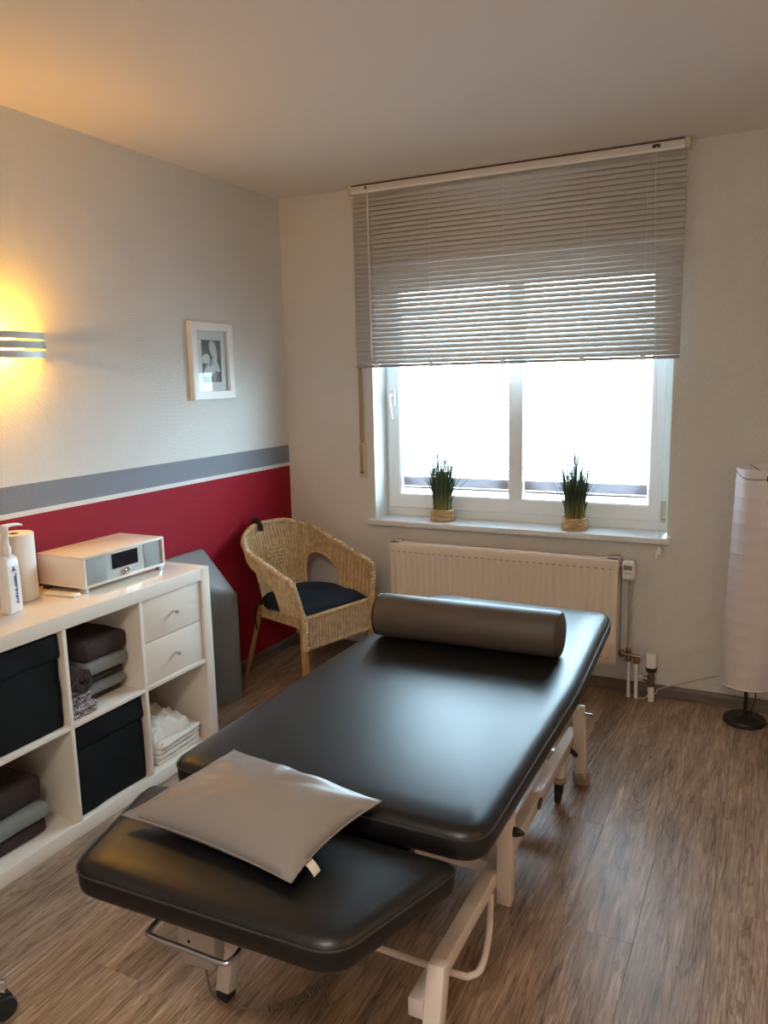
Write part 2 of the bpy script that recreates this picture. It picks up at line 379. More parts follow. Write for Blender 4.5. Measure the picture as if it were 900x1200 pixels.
while x < XR-.01:
    wd = min(PW, XR-x); y = 0.0; first = [1.22, .55, .90, .30, .74][c % 5]; k = 0
    while y > YR+.01:
        ln = first if k == 0 else PL
        ln = min(ln, y-YR)
        o = bpy.data.objects.new('plank', plank_mesh(wd, ln)); COL.objects.link(o); o.location = (x, y-ln, 0); o.parent = fl
        y -= ln; k += 1
    x += PW; c += 1
def baseb(name, a, b):
    a = Vector(a); b = Vector(b); d = (b-a).normalized(); n = Vector((-d.y, d.x, 0))
    prof = [(0, 0), (.014, 0), (.014, .045), (.009, .056), (.004, .06), (0, .06)]
    bm = BM(); ra = [bm.verts.new(a+n*p[0]+Vector((0, 0, p[1]))) for p in prof]; rb = [bm.verts.new(b+n*p[0]+Vector((0, 0, p[1]))) for p in prof]
    for k in range(6): bm.faces.new((ra[k], ra[(k+1) % 6], rb[(k+1) % 6], rb[k]))
    bm.faces.new(ra); bm.faces.new(rb[::-1])
    return struct(obj(name, bm, M_BASEB, angle=30))
baseb('baseboard_back', (XR, 0, 0), (0, 0, 0)); baseb('baseboard_left', (0, 0, 0), (0, YR, 0))
baseb('baseboard_right', (XR, YR, 0), (XR, 0, 0)); baseb('baseboard_rear', (0, YR, 0), (XR, YR, 0))
struct(bx('ground_outside', (-25, .6, -.75), (25, 30, -.6), simple('pale_paving', (.45, .44, .42, 1), .8, bump=.2, bscale=3), smooth=False))

# ------------------------------------------------------------------ window
def ring_frame(bm, x0, x1, z0, z1, wl, wr, wb, wt, y0, y1, bev=.004):
    box(bm, (x0, y0, z0), (x0+wl, y1, z1), bev); box(bm, (x1-wr, y0, z0), (x1, y1, z1), bev)
    box(bm, (x0+wl-.002, y0, z0), (x1-wr+.002, y1, z0+wb), bev); box(bm, (x0+wl-.002, y0, z1-wt), (x1-wr+.002, y1, z1), bev)
def ring_solid(bm, x0, x1, z0, z1, wl, wr, wb, wt, y0, y1, step=.008):
    """one connected mitred frame with a small chamfer to the room"""
    L = []
    for (dx, yy) in ((0, y1), (0, y0+.003), (.003, y0)):
        L.append([bm.verts.new(p) for p in ((x0+dx, yy, z0+dx), (x1-dx, yy, z0+dx), (x1-dx, yy, z1-dx), (x0+dx, yy, z1-dx))])
    for (dx, yy) in ((step, y0), (0, y0+step), (0, y1)):
        L.append([bm.verts.new(p) for p in ((x0+wl-dx, yy, z0+wb-dx), (x1-wr+dx, yy, z0+wb-dx), (x1-wr+dx, yy, z1-wt+dx), (x0+wl-dx, yy, z1-wt+dx))])
    L.append(L[0])
    for A, B in zip(L, L[1:]):
        for k in range(4): bm.faces.new((A[k], A[(k+1) % 4], B[(k+1) % 4], B[k]))
win = struct(bpy.data.objects.new('window_1', None)); COL.objects.link(win); win.location = (1.30, .15, .78)
def W(o):  # keep world placement under the window root
    o.parent = win; o.matrix_parent_inverse = Matrix.Translation((-1.30, -.15, -.78)); return o
bm = BM(); ring_solid(bm, WX0-.006, WX1-.012, .775, WZ1, .045, .045, .055, .045, .155, .215); W(obj('frame', bm, M_PVC, smooth=False))
bm = BM(); ring_solid(bm, .567, 2.013, .825, 2.075, .072, .066, .078, .072, .135, .20); sash = W(obj('sash', bm, M_PVC, smooth=False))
bm = BM(); box(bm, (1.252, .137, .900), (1.328, .195, 2.005), .006); W(obj('mullion', bm, M_PVC))
for xa, xb in ((.635, 1.256), (1.324, 1.950)):
    W(bx('glass_pane', (xa, .178, .90), (xb, .184, 2.006), M_GLASS, smooth=False))
W(bx('sill', (.516, -.05, .752), (2.078, .158, .7795), M_SILL, bev=.003))
# handle
bm = BM(); box(bm, (.586, .118, 1.385), (.618, .137, 1.475), .006); hp = obj('handle', bm, M_PLASTIC); W(hp)
bm = BM(); tube(bm, spline([(.602, .125, 1.440), (.602, .098, 1.440), (.600, .088, 1.428), (.608, .086, 1.36), (.613, .088, 1.315)], 6), .008, 10, radii=None); o = obj('lever', bm, M_PLASTIC); o.parent = hp
bm = BM(); box(bm, (2.010, .128, .842), (2.030, .150, .925), .004); W(obj('hinge_cover', bm, M_BEIGE))
bm = BM(); box(bm, (2.014, .132, .822), (2.031, .152, .838), .003); W(obj('hinge_cover', bm, M_BEIGE))
# slim venetian blinds on the two panes
def slat_mesh(name, L, wd, curve, mat, seg=4, thick=.0004):
    bm = BM(); top, bot = [], []
    for e in (0, L):
        top.append([]); bot.append([])
        for k in range(seg+1):
            t = k/seg-.5; y = t*wd; z = curve*(1-4*t*t)
            top[-1].append(bm.verts.new((e, y, z))); bot[-1].append(bm.verts.new((e, y, z-thick)))
    for k in range(seg):
        bm.faces.new((top[0][k], top[1][k], top[1][k+1], top[0][k+1])); bm.faces.new((bot[0][k+1], bot[1][k+1], bot[1][k], bot[0][k]))
        for q in (0, 1): bm.faces.new((top[q][k], top[q][k+1], bot[q][k+1], bot[q][k]))
    bm.faces.new((top[0][0], bot[0][0], bot[1][0], top[1][0])); bm.faces.new((top[0][seg], top[1][seg], bot[1][seg], bot[0][seg]))
    me = bpy.data.meshes.new(name); bmesh.ops.recalc_face_normals(bm, faces=bm.faces[:]); bm.to_mesh(me); bm.free(); me.materials.append(mat)
    for p in me.polygons: p.use_smooth = True
    return me
for xa, xb, lab in ((.645, 1.248, 'slim white venetian blind on the left window pane, beside the window handle'), (1.332, 1.942, 'slim white venetian blind on the right window pane, beside the beige hinge cover')):
    t = thing('pane_blind', lab, 'blind', ((xa+xb)/2, .165, .93), group='slim blinds on the window panes')
    L = xb-xa; me = slat_mesh('slat', L, .016, .0014, M_SLATW)
    z = .016; i = 0
    while .93+z < 2.0:
        o = bpy.data.objects.new('slat', me); COL.objects.link(o); o.parent = t; o.location = (-L/2, -.002, z); o.rotation_euler = (R(3 if i < 26 else 12), 0, 0)
        z += .0019 if i < 26 else .0150; i += 1
    bx('bottom_rail', (-L/2, -.010, 0), (L/2, .008, .011), simple('pane_blind_rail', (.45, .46, .45, 1), .4), t, bev=.002)
    bx('head_rail', (-L/2, -.012, 1.052), (L/2, .010, 1.074), M_PVC, t, bev=.002)
    for dx in (-.2, .2):
        bm = BM(); tube(bm, [(dx, -.009, .005), (dx, -.009, 1.06)], .0006, 5); obj('ladder_cord', bm, M_CORD, t)

# ------------------------------------------------------------------ big venetian blind in front of the window
bl = thing('venetian_blind', 'wide grey aluminium venetian blind lowered halfway over the window, with white pull cord', 'blind', (1.277, -.045, 1.59))
def lb(v): return (v[0]-1.277, v[1]+.045, v[2]-1.59)
BX0, BX1 = .476, 2.085
bx('headrail', lb((BX0, -.065, 2.4625)), lb((BX1, -.006, 2.491)), simple('blind_rail', (.70, .66, .62, 1), .4), bl, bev=.002)
bm = BM(); tube(bm, [lb((BX0+.01, -.063, 2.461)), lb((BX1-.01, -.063, 2.461))], .0068, 10); obj('valance_strip', bm, simple('blind_valance', (.90, .90, .88, 1), .35), bl)
bx('brown_top_strip', lb((BX0+.01, -.066, 2.491)), lb((BX1-.01, -.004, 2.498)), simple('dark_strip', (.10, .06, .045, 1), .5), bl)  # dark brown strip between headrail and ceiling
for xa in (BX0-.014, BX1-.010):
    bx('end_cap', lb((xa, -.069, 2.456)), lb((xa+.024, -.002, 2.497)), M_BEIGE, bl, bev=.003)
for xa in (.568, 1.962):
    bx('tilt_gear', lb((xa-.016 if xa > 1 else xa-.005, -.072, 2.470)), lb((xa+.016 if xa > 1 else xa+.005, -.064, 2.484)), M_RUBBER, bl, bev=.002)
me = slat_mesh('slat', BX1-BX0, .025, .0024, M_SLAT, 5)
PITCH = .0232; n = 36
for i in range(n):
    o = bpy.data.objects.new('slat', me); COL.objects.link(o); o.parent = bl
    o.location = lb((BX0, -.040, 1.6175+i*PITCH)); o.rotation_euler = (R(68.5+.5*sin(i*2.1)), 0, 0)
bx('bottom_rail', lb((BX0, -.053, 1.589)), lb((BX1, -.027, 1.603)), simple('blind_bottom_rail', (.36, .34, .33, 1), .45), bl, bev=.003)
for xc in (.600, .905, 1.281, 1.66, 1.93):
    bm = BM()
    tube(bm, [lb((xc, -.0515, 1.600)), lb((xc, -.0515, 2.462))], .0007, 5); tube(bm, [lb((xc, -.0285, 1.600)), lb((xc, -.0285, 2.462))], .0007, 5)
    for i in range(n):
        z = 1.6175+i*PITCH; tube(bm, [lb((xc, -.0515, z+.007)), lb((xc, -.0285, z-.010))], .0005, 4)
    o = obj('ladder_cord', bm, M_CORD, bl); o['kind'] = 'stuff'
    bx('rail_clip', lb((xc-.012, -.056, 1.586)), lb((xc+.012, -.024, 1.606)), M_PVC, bl, bev=.003)
bm = BM(); tube(bm, [lb((.576, -.076, 2.474)), lb((.576, -.068, 2.455)), lb((.580, -.066, 1.63))], .0032, 8); obj('tilt_wand', bm, slat_mat('clear_wand', (.75, .74, .72, 1), 0), bl)
bm = BM(); tube(bm, spline([lb((1.965, -.073, 2.474)), lb((1.968, -.075, 2.2)), lb((1.99, -.074, 1.6)), lb((2.028, -.070, .80)), lb((2.031, -.070, .735))], 8), .0011, 6); cord = obj('pull_cord', bm, M_CORD, bl)
bm = BM()
for dx in (-.004, .006): lathe(bm, [(.003, .735), (.0085, .728), (.0095, .700), (.006, .698)], 10, Matrix.Translation(Vector(lb((2.029+dx, -.070, 0+dx*1.5)))))
obj('tassel', bm, M_PLASTIC, cord)

# ------------------------------------------------------------------ roller-shutter belt
st = thing('shutter_belt', 'brown roller shutter belt running into a beige winder box left of the window', 'shutter belt', (.478, 0, 1.0))
bx('belt', (-.011, -.012, .155), (.011, -.0105, 1.2), M_STRAP, st)
bm = BM(); box(bm, (-.020, -.014, 0), (.020, 0, .19), .004); wb = obj('winder_box', bm, M_BEIGE, st)
bx('belt_slot', (-.011, -.0150, .03), (.009, -.0138, .185), M_STRAP, wb)
bx('slot_mouth', (-.012, -.0156, .026), (.010, -.0140, .034), M_RUBBER, wb)
bm = BM(); lathe(bm, [(.0001, 0), (.003, 0), (.003, .001), (.0001, .0012)], 10, Matrix.Translation((0, -.0145, .013)) @ Matrix.Rotation(R(90), 4, 'X')); obj('screw', bm, M_BRASS, wb)

# ------------------------------------------------------------------ radiator
ra = thing('radiator', 'long cream ribbed panel radiator under the window sill', 'radiator', (1.277, -.02, .17))
RX, RZ = .588, .512
bm = BM()
pts = []; nr = 35; pitch = (2*RX-.03)/nr
prof = [(-RX, -.098), (-RX, -.112), (-RX+.004, -.116), (-RX+.015, -.116)]
for i in range(nr):
    c0 = -RX+.015+i*pitch
    prof += [(c0+pitch*.10, -.116), (c0+pitch*.22, -.1115), (c0+pitch*.42, -.1115), (c0+pitch*.54, -.116), (c0+pitch*.98, -.116)]
prof += [(RX-.004, -.116), (RX, -.112), (RX, -.098)]
def rib_row(z, flat): return [bm.verts.new((x, (-.116 if flat and -.1145 < y < -.11 else y), z)) for x, y in prof]
rows = []
rows.append([bm.verts.new((x, -.098, 0)) for x, y in prof]); rows.append([bm.verts.new((x, max(y, -.113), .002)) for x, y in prof])
for z, f in ((.010, 1), (.034, 1), (.046, 0), (RZ-.052, 0), (RZ-.040, 1), (RZ-.010, 1)): rows.append(rib_row(z, f))
rows.append([bm.verts.new((x, max(y, -.113), RZ-.002)) for x, y in prof]); rows.append([bm.verts.new((x, -.098, RZ)) for x, y in prof])
for A, B in zip(rows, rows[1:]):
    for k in range(len(prof)-1): bm.faces.new((A[k], A[k+1], B[k+1], B[k]))
bm.faces.new(rows[0]); bm.faces.new(rows[-1][::-1]); 
obj('front_panel', bm, M_RAD, ra, angle=50)
bx('back_panel', (-RX, -.030, 0), (RX, -.016, RZ-.004), M_RAD, ra)
bm = BM()
for i in range(nr):
    c0 = -RX+.015+i*pitch+pitch*.32
    box(bm, (c0-.0075, -.1168, RZ-.047), (c0+.0075, -.1150, RZ-.043)); box(bm, (c0-.0075, -.1168, .038), (c0+.0075, -.1150, .0405))
o = obj('groove_end_marks', bm, simple('groove_end_brown', (.34, .27, .20, 1), .5), ra); o['kind'] = 'stuff'  # darker strips across both ends of every groove
for s in (-1, 1):
    bm = BM(); box(bm, (s*RX-(.005 if s > 0 else 0), -.112, .006), (s*RX+(0 if s > 0 else .005), -.016, RZ-.001), .002); obj('side_panel', bm, M_RAD, ra)
bm = BM(); x0, x1, y0, y1 = -RX+.004, RX-.004, -.104, -.018
box(bm, (x0, y0, RZ-.003), (x1, y0+.016, RZ+.004), .001); box(bm, (x0, y1-.016, RZ-.003), (x1, y1, RZ+.004), .001)
box(bm, (x0, y0, RZ-.003), (x0+.05, y1, RZ+.004), .001); box(bm, (x1-.05, y0, RZ-.003), (x1, y1, RZ+.004), .001)
k = x0+.06
while k < x1-.055: box(bm, (k, y0+.014, RZ-.001), (k+.005, y1-.014, RZ+.002)); k += .0115
o = obj('top_grille', bm, M_RAD, ra); o['kind'] = 'stuff'
bx('shade_block', (-RX+.006, -.098, .02), (RX-.006, -.031, RZ-.02), M_RADDARK, ra, smooth=False)  # solid dark block, paints the shade between the radiator panels
for sx in (-.35, .35): bx('wall_bracket', (sx-.02, -.017, .08), (sx+.02, .018, .42), M_RAD, ra)
# thermostat, pipes (radiator-local: x-1.277, y+.02, z-.17)
def rl(x, y, z): return (x-1.277, y+.02, z-.17)
bm = BM(); box(bm, rl(1.874, -.105, .583), rl(1.932, -.040, .671), .014, seg=4); th = obj('thermostat_head', bm, M_PLASTIC, ra)
bx('display', rl(1.884, -.1062, .632), rl(1.922, -.1045, .653), M_LCD, th)
bm = BM()
for q in (1.895, 1.906, 1.917): box(bm, rl(q-.003, -.1058, .614), rl(q+.003, -.1045, .619))
o = obj('button', bm, M_LCD, th); o['kind'] = 'stuff'
bm = BM(); tube(bm, [rl(1.862, -.070, .645), rl(1.888, -.070, .645)], .012, 10); obj('valve_body', bm, M_BRASS, ra)
bm = BM(); tube(bm, [rl(1.911, -.070, .605), rl(1.911, -.070, .235)], .0075, 12); obj('supply_pipe', bm, M_CHROME, ra)
bm = BM(); tube(bm, [rl(1.858, -.070, .218), rl(1.964, -.070, .209)], .0095, 12); 
for xx, zz, r_ in ((1.911, .235, .013), (1.880, .217, .014), (1.912, .196, .014), (1.948, .190, .014)):
    lathe(bm, [(r_*.8, -.014), (r_, -.010), (r_, .010), (r_*.8, .014)], 10, Matrix.Translation(rl(xx, -.070, zz)))
o = obj('connection_valve', bm, M_BRASS, ra)
for xx in (1.916, 1.951):
    bm = BM(); tube(bm, [rl(xx-.003, -.070, .188), rl(xx, -.066, .002)], .0085, 12); obj('floor_pipe', bm, M_PLASTIC, ra)
v2 = thing('radiator_valve', 'small standing pipe valve with white ribbed knob beside the radiator pipes', 'valve', (2.017, -.070, 0))
bm = BM(); tube(bm, [(0.003, 0, 0), (.001, 0, .072)], .014, 12); tube(bm, [(0.002, 0, .02), (.002, 0, .028)], .017, 12); tube(bm, [(0.002, 0, .05), (.002, 0, .058)], .016, 12); obj('plastic_foot', bm, M_PLASTIC, v2)
bm = BM(); tube(bm, [(.001, 0, .07), (.0, 0, .150)], .014, 12); tube(bm, [(0, 0, .105), (-.034, 0, .108)], .012, 12); tube(bm, [(0, 0, .108), (.0, 0, .122)], .019, 8); obj('valve_body', bm, M_BRASS, v2)
bm = BM(); lathe(bm, [(.014, .143), (.023, .146), (.026, .163), (.022, .166)], 20); obj('collar', bm, M_RUBBER, v2)
bm = BM(); pr = []
seg = 48
rings = []
for r_, z in ((.020, .164), (.0235, .168), (.0235, .228), (.021, .235), (.012, .236)):
    rings.append([bm.verts.new(((r_ - (.0025 if (k % 4) in (0, 1) and .17 > 0 and z < .234 and z > .165 else 0))*cos(2*pi*k/seg), (r_ - (.0025 if (k % 4) in (0, 1) and z < .234 and z > .165 else 0))*sin(2*pi*k/seg), z)) for k in range(seg)])
for A, B in zip(rings, rings[1:]):
    for k in range(seg): bm.faces.new((A[k], A[(k+1) % seg], B[(k+1) % seg], B[k]))
bm.faces.new(rings[-1]); bm.faces.new(rings[0][::-1]); obj('ribbed_knob', bm, M_PLASTIC, v2, angle=30)
bm = BM(); tube(bm, [(-.032, 0, .108), (-.055, .002, .112)], .007, 10); obj('side_pipe', bm, M_PLASTIC, v2)

# ------------------------------------------------------------------ grass pots on the sill
def grass_pot(loc, rz, seed, label, tall):
    rnd = random.Random(seed)
    t = thing('grass_pot', label, 'plant', loc, rz, 'potted grasses on the window sill')
    bm = BM()
    lathe(bm, [(.050, .001), (.060, .004), (.064, .012), (.062, .03), (.058, .052), (.055, .060), (.050, .060), (.047, .048)], 28)
    obj('pot', bm, M_RAFFIA, t)
    bm = BM()
    for k in range(11):
        z = .006+k*.0052; r_ = .0625-.0006*k; ph = rnd.random()*6
        tube(bm, [((r_+.0015*sin(3*a+ph))*cos(a), (r_+.0015*sin(3*a+ph))*sin(a), z+.003*sin(a+ph)) for a in [2*pi*q/26 for q in range(26)]], .0034+.001*rnd.random(), 5, closed=True)
    tube(bm, spline([(-.055, -.02, .058), (-.068, -.03, .066), (-.088, -.03, .061)], 5), .002, 5)
    o = obj('raffia_wrap', bm, M_RAFFIA, t); o['kind'] = 'stuff'
    bm = BM()
    for i in range(330):
        a = rnd.random()*2*pi; q = math.sqrt(rnd.random())*.047; bxx, byy = q*cos(a), q*sin(a)
        u = rnd.random(); hgt = .20+.085*u+ (tall*rnd.random() if u > .85 else 0)
        lean = (.02+.09*rnd.random()**2.2) * (1.7 if rnd.random() < .05 else 1); la = a + rnd.uniform(-.7, .7)
        if sin(la+rz) > .2: lean *= .3
        wd = .0021+.0014*rnd.random(); wa = rnd.random()*pi; prev = None
        for s in range(5):
            f = s/4; px = bxx+cos(la)*lean*f*f; py = byy+sin(la)*lean*f*f; pz = .045+hgt*f*(1-.12*f*lean/.1*.5)
            ww = wd*(1-f)**.7+.0004
            v = (bm.verts.new((px-cos(wa)*ww, py-sin(wa)*ww, pz)), bm.verts.new((px+cos(wa)*ww, py+sin(wa)*ww, pz)))
            if prev: bm.faces.new((prev[0], prev[1], v[1], v[0]))
            prev = v
    for i in range(15):
        a = rnd.random()*2*pi; q = .03*rnd.random(); tx = q*cos(a)+rnd.uniform(-.05, .05); ty = q*sin(a)+rnd.uniform(-.03, .02); h_ = rnd.uniform(.27, .27+tall)
        tube(bm, spline([(q*cos(a), q*sin(a), .05), (q*cos(a)*.8+tx*.2, q*sin(a)*.8+ty*.2, .17), (tx, ty, h_+.05)], 4), .002, 4, radii=[.0024-.00018*k for k in range(9)])
    o = obj('grass', bm, M_GRASS, t); o['kind'] = 'stuff'
    return t
grass_pot((.914, .062, .7795), 0, 3, 'potted artificial grass in raffia wrapped pot on the sill before the left pane', .15)
grass_pot((1.620, .045, .7795), 1.9, 11, 'potted artificial grass in raffia wrapped pot on the sill before the right pane', .17)

# ------------------------------------------------------------------ cube shelf
CX, CY, CH = .4196, -1.2685, .786          # front plane, right (far) end, height
CB = CX-.39
sh = thing('cube_shelf', 'white low cube shelf unit with two drawers along the red wall', 'shelf', ((CX+CB)/2, CY-.742, 0))
sx, sy = (CX+CB)/2, CY-.742
def sb(name, x0, x1, y0, y1, z0, z1, mat=M_SHELF, bev=.0015, parent=None):
    return bx(name, (x0-sx, y0-sy, z0), (x1-sx, y1-sy, z1), mat, parent or sh, bev=bev)
YL = CY-1.488
sb('top_board', CB, CX, YL+.0502, CY-.0502, CH-.05, CH); sb('bottom_board', CB, CX, YL+.0502, CY-.0502, 0, .05)
sb('side_panel', CB, CX, CY-.05, CY, 0, CH); sb('side_panel', CB, CX, YL, YL+.05, 0, CH)
cells = []
yy = CY-.05
for k in range(4):
    cells.append((yy-.335, yy))
    if k < 3: sb('divider', CB, CX-.004, yy-.351, yy-.335, .05, CH-.05, M_SHELF)
    sb('shelf_board', CB, CX-.004, yy-.335, yy, .385, .401, M_SHELF)
    yy -= .351
y0, y1 = cells[0]
for za, zb in ((.4025, .567), (.570, .7345)):
    d = sb('drawer', CX-.022, CX-.010, y0+.003, y1-.003, za, zb, M_SHELF, .0015)
    bm = BM(); box(bm, (CB+.02-sx, y0+.008-sy, za+.006), (CX-.021-sx, y0+.018-sy, zb-.02)); box(bm, (CB+.02-sx, y1-.018-sy, za+.006), (CX-.021-sx, y1-.008-sy, zb-.02))
    box(bm, (CB+.02-sx, y0+.018-sy, za+.006), (CX-.021-sx, y1-.018-sy, za+.014)); o = obj('drawer_box', bm, M_SHELF_IN, d); o['kind'] = 'stuff'
    bm = BM(); lathe(bm, [(.0045, 0), (.0045, .014), (.008, .018), (.0085, .024), (.006, .027)], 14, Matrix.Translation((CX-.011-sx, (y0+y1)/2-sy, (za+zb)/2)) @ Matrix.Rotation(R(90), 4, 'Y')); obj('knob', bm, simple('satin_knob', (.6, .57, .53, 1), .3, .6), d)

# black fabric boxes with lids
def fabric_box(y0, y1, z0, label):
    t = thing('storage_box', label, 'box', (CX-.19, (y0+y1)/2, z0), group='black fabric boxes in the shelf')
    hw = (y1-y0)/2-.006; 
    def puff(name, dx0, dx1, hw, za, zb, amp, seed):
        bm = BM(); nx, nz = 6, 10
        poly = densify(round_poly([(dx0, -hw), (dx1, -hw), (dx1, hw), (dx0, hw)], .012, 4), .03)
        rings = []
        for k in range(nz+1):
            f = k/nz; z = za+(zb-za)*f; ring = []
            for p in poly:
                q = Vector((p.x, p.y, z)); b = amp*(vnoise(p.y*14+seed, z*16)-.5) if p.x > dx1-.015 else 0
                q.x += b - (.004 if k in (0, nz) else 0); ring.append(bm.verts.new(q))
            rings.append(ring)
        m = len(poly)
        for A, B in zip(rings, rings[1:]):
            for i in range(m): bm.faces.new((A[i], A[(i+1) % m], B[(i+1) % m], B[i]))
        bm.faces.new(rings[0][::-1]); bm.faces.new(rings[-1]); return obj(name, bm, M_BOX, t)
    puff('box_body', -.165, .170, hw-.002, .002, .245, .008, z0*7); puff('box_lid', -.168, .176, hw, .243, .322, .008, z0*9+3)
fabric_box(*cells[2], .401, 'black fabric box in the upper shelf row, left of the towel stack')
fabric_box(*cells[1], .05, 'black fabric box in the lower shelf row, below the towel stack')

# towels --------------------------------------------------------------
def folded(name, label, cat, loc, sx_, sy_, h, mat, seed, group, layers=1, rz=0):
    """folded towel: stack of soft layers with rounded fold edges"""
    bm = BM(); lh = h/layers
    for l in range(layers):
        z0 = l*lh; sh_ = .005*(hash2(seed, l)-.5); hx, hy = sx_/2+sh_, sy_/2+sh_*.4
        poly = densify(round_poly([(-hx, -hy), (hx, -hy), (hx, hy), (-hx, hy)], min(.022, hy*.4), 5), .016)
        prof = []
        rr = min(lh/2, .022)
        for k in range(9):
            a = -pi/2+pi*k/8; prof.append((rr*(1-cos(a)), (rr*(1+sin(a)) if a < 0 else lh-rr*(1-sin(a)))+z0))
        prof += [(.045, z0+lh*1.0), (.07, z0+lh*.99), (hy*.9, z0+lh*.98)]
        vs = slab(bm, poly, prof)
        for v in vs:
            q = (v.co.z-z0)/lh; c = v.co
            n1 = vnoise(c.x*17+seed*1.7, c.y*17+l*3+seed)-.5; n2 = vnoise(c.x*45+seed, c.z*60+c.y*45)-.5
            c.x += .006*n1+.002*n2; c.y += .005*(vnoise(c.y*14+5, c.x*14+seed)-.5)+.0015*n2
            c.z -= q*lh*.10*(n1+.5)
    o = obj(name, bm, mat, angle=75); o.location = loc; o.rotation_euler = (0, 0, rz)
    return tag(o, label, cat, group)
y0, y1 = cells[1]
yc = y1-.111
zz = .4015
G = 'folded towels stacked in the upper cell'
for h, mat, sx_, sy_, dx, lab in (
    (.026, M_TOWEL_BR, .29, .190, -.018, 'thin dark brown folded towel at the bottom of the mixed towel stack'),
    (.043, M_TOWEL_GR, .31, .196, -.006, 'lower grey folded towel in the stack, between two brown towels'),
    (.032, M_TOWEL_BR, .30, .194, -.012, 'dark brown folded towel in the middle of the stack, between two grey towels'),
    (.056, M_TOWEL_GR, .325, .204, .000, 'upper grey folded towel just under the topmost brown towel'),
    (.078, M_TOWEL_BR, .32, .215, -.002, 'thick dark brown folded towel topmost in the mixed stack')):
    folded('folded_towel', lab, 'towel', (CX-.222+dx, yc, zz), sx_, sy_, h, mat, int(zz*100), G)
    zz += h+.0005
# patterned cloths and rolled towel
folded('folded_cloth', 'lower brown and white patterned folded cloth beside the towel stack', 'cloth', (CX-.125, y0+.066, .4015), .21, .124, .042, M_PATTERN, 4, 'patterned cloths', 2)
folded('folded_cloth', 'upper brown and white patterned folded cloth under the rolled brown towel', 'cloth', (CX-.135, y0+.062, .444), .20, .114, .034, M_PATTERN, 9, 'patterned cloths', 2)
bm = BM(); rnd = random.Random(2)
prof = []
for k in range(70):
    a = k*.30; r_ = .010+.0018*a; prof.append((r_*cos(a+1.0), r_*sin(a+1.0)))
outer = []; inner = []
for k, p in enumerate(prof):
    q = prof[min(k+1, 69)]; pm_ = prof[max(k-1, 0)]; t_ = Vector((q[0]-pm_[0], q[1]-pm_[1])).normalized(); n_ = Vector((-t_.y, t_.x)); outer.append(Vector(p)-n_*.0046); inner.append(Vector(p)+n_*.0046)
loop = outer+inner[::-1]
ends = []
for xx in (-.12, .0, .125):
    ends.append([bm.verts.new((xx+.003*sin(i*.7), p.x, p.y*.93)) for i, p in enumerate(loop)])
for A, B in zip(ends, ends[1:]):
    for i in range(len(loop)): bm.faces.new((A[i], A[(i+1) % len(loop)], B[(i+1) % len(loop)], B[i]))
m_ = len(prof)
for E_, s in ((ends[0], 0), (ends[-1], 1)):
    for i in range(m_-1): bm.faces.new((E_[i], E_[i+1], E_[2*m_-2-i], E_[2*m_-1-i]))
o = obj('rolled_towel', bm, M_TOWEL_BR, angle=60); o.location = (CX-.142, y0+.060, .4785+.0475)
tag(o, 'dark brown towel rolled into a spiral on top of the patterned cloths', 'towel')
# bottom cell of the third column
y0c, y1c = cells[2]; zz = .0505
for h, mat, lab, dx in ((.060, M_TOWEL_BR, 'dark brown folded towel lying lowest in the bottom left cell', -.02), (.058, M_TOWEL_GR, 'grey folded towel between two brown ones in the bottom left cell', 0), (.085, M_TOWEL_BR, 'thick dark brown folded towel topmost in the bottom left cell', -.03)):
    folded('folded_towel', lab, 'towel', (CX-.19+dx, y0c+.135-.002*h, zz), .30, .245, h, mat, int(zz*1000), 'folded towels in the bottom left cell'); zz += h+.0005
# white linen pile in the lower cell of the drawers column
y0w, y1w = cells[0]; zz = .0505
for k, (h, dy, lab) in enumerate(((.022, .02, 'lowest of the thin white folded sheets in the shelf below the drawers'), (.022, .015, 'second thin white folded sheet up from the shelf board, below the drawers'), (.022, .008, 'third thin white folded sheet up, second under the rumpled white cloth'), (.022, .004, 'white folded sheet directly under the rumpled white cloth'))):
    folded('folded_sheet', lab, 'sheet', (CX-.165+.006*k, y0w+.165+dy, zz), .27, .26, h, M_LINEN, 30+k, 'white sheets below the drawers', 1, rz=.03*k); zz += h+.0004
bm = BM(); nx, ny = 34, 34; top, bot = [], []
for i in range(nx+1):
    rt, rb = [], []
    for j in range(ny+1):
        u, v = i/nx*2-1, j/ny*2-1
        e = (max(0, 1-abs(u)**6)*max(0, 1-abs(v)**6))**.5
        hgt = .060*e*(.30+.75*(1-abs(2*vnoise(u*1.9+7, v*1.9+3)-1))+.40*(1-abs(2*vnoise(u*4+1, v*3.3+2)-1))*.8) + .014*e*(abs(2*vnoise(u*8, v*4)-1)-.5)
        wob = .018*(vnoise(u*3+9, v*3+2)-.5)
        rt.append(bm.verts.new((u*.125+wob, v*.118+wob, .004+hgt))); rb.append(bm.verts.new((u*.125+wob, v*.118+wob, .0015)))
    top.append(rt); bot.append(rb)
for i in range(nx):
    for j in range(ny):
        bm.faces.new((top[i][j], top[i+1][j], top[i+1][j+1], top[i][j+1])); bm.faces.new((bot[i][j+1], bot[i+1][j+1], bot[i+1][j], bot[i][j]))
for k in range(nx):
    bm.faces.new((top[k][0], bot[k][0], bot[k+1][0], top[k+1][0])); bm.faces.new((top[k][ny], top[k+1][ny], bot[k+1][ny], bot[k][ny]))
    bm.faces.new((top[0][k], top[0][k+1], bot[0][k+1], bot[0][k])); bm.faces.new((top[nx][k], bot[nx][k], bot[nx][k+1], top[nx][k+1]))
o = obj('rumpled_cloth', bm, M_LINEN, angle=80); o.location = (CX-.165, y0w+.150, zz); tag(o, 'rumpled white cloth lying on top of the white sheet pile', 'cloth')

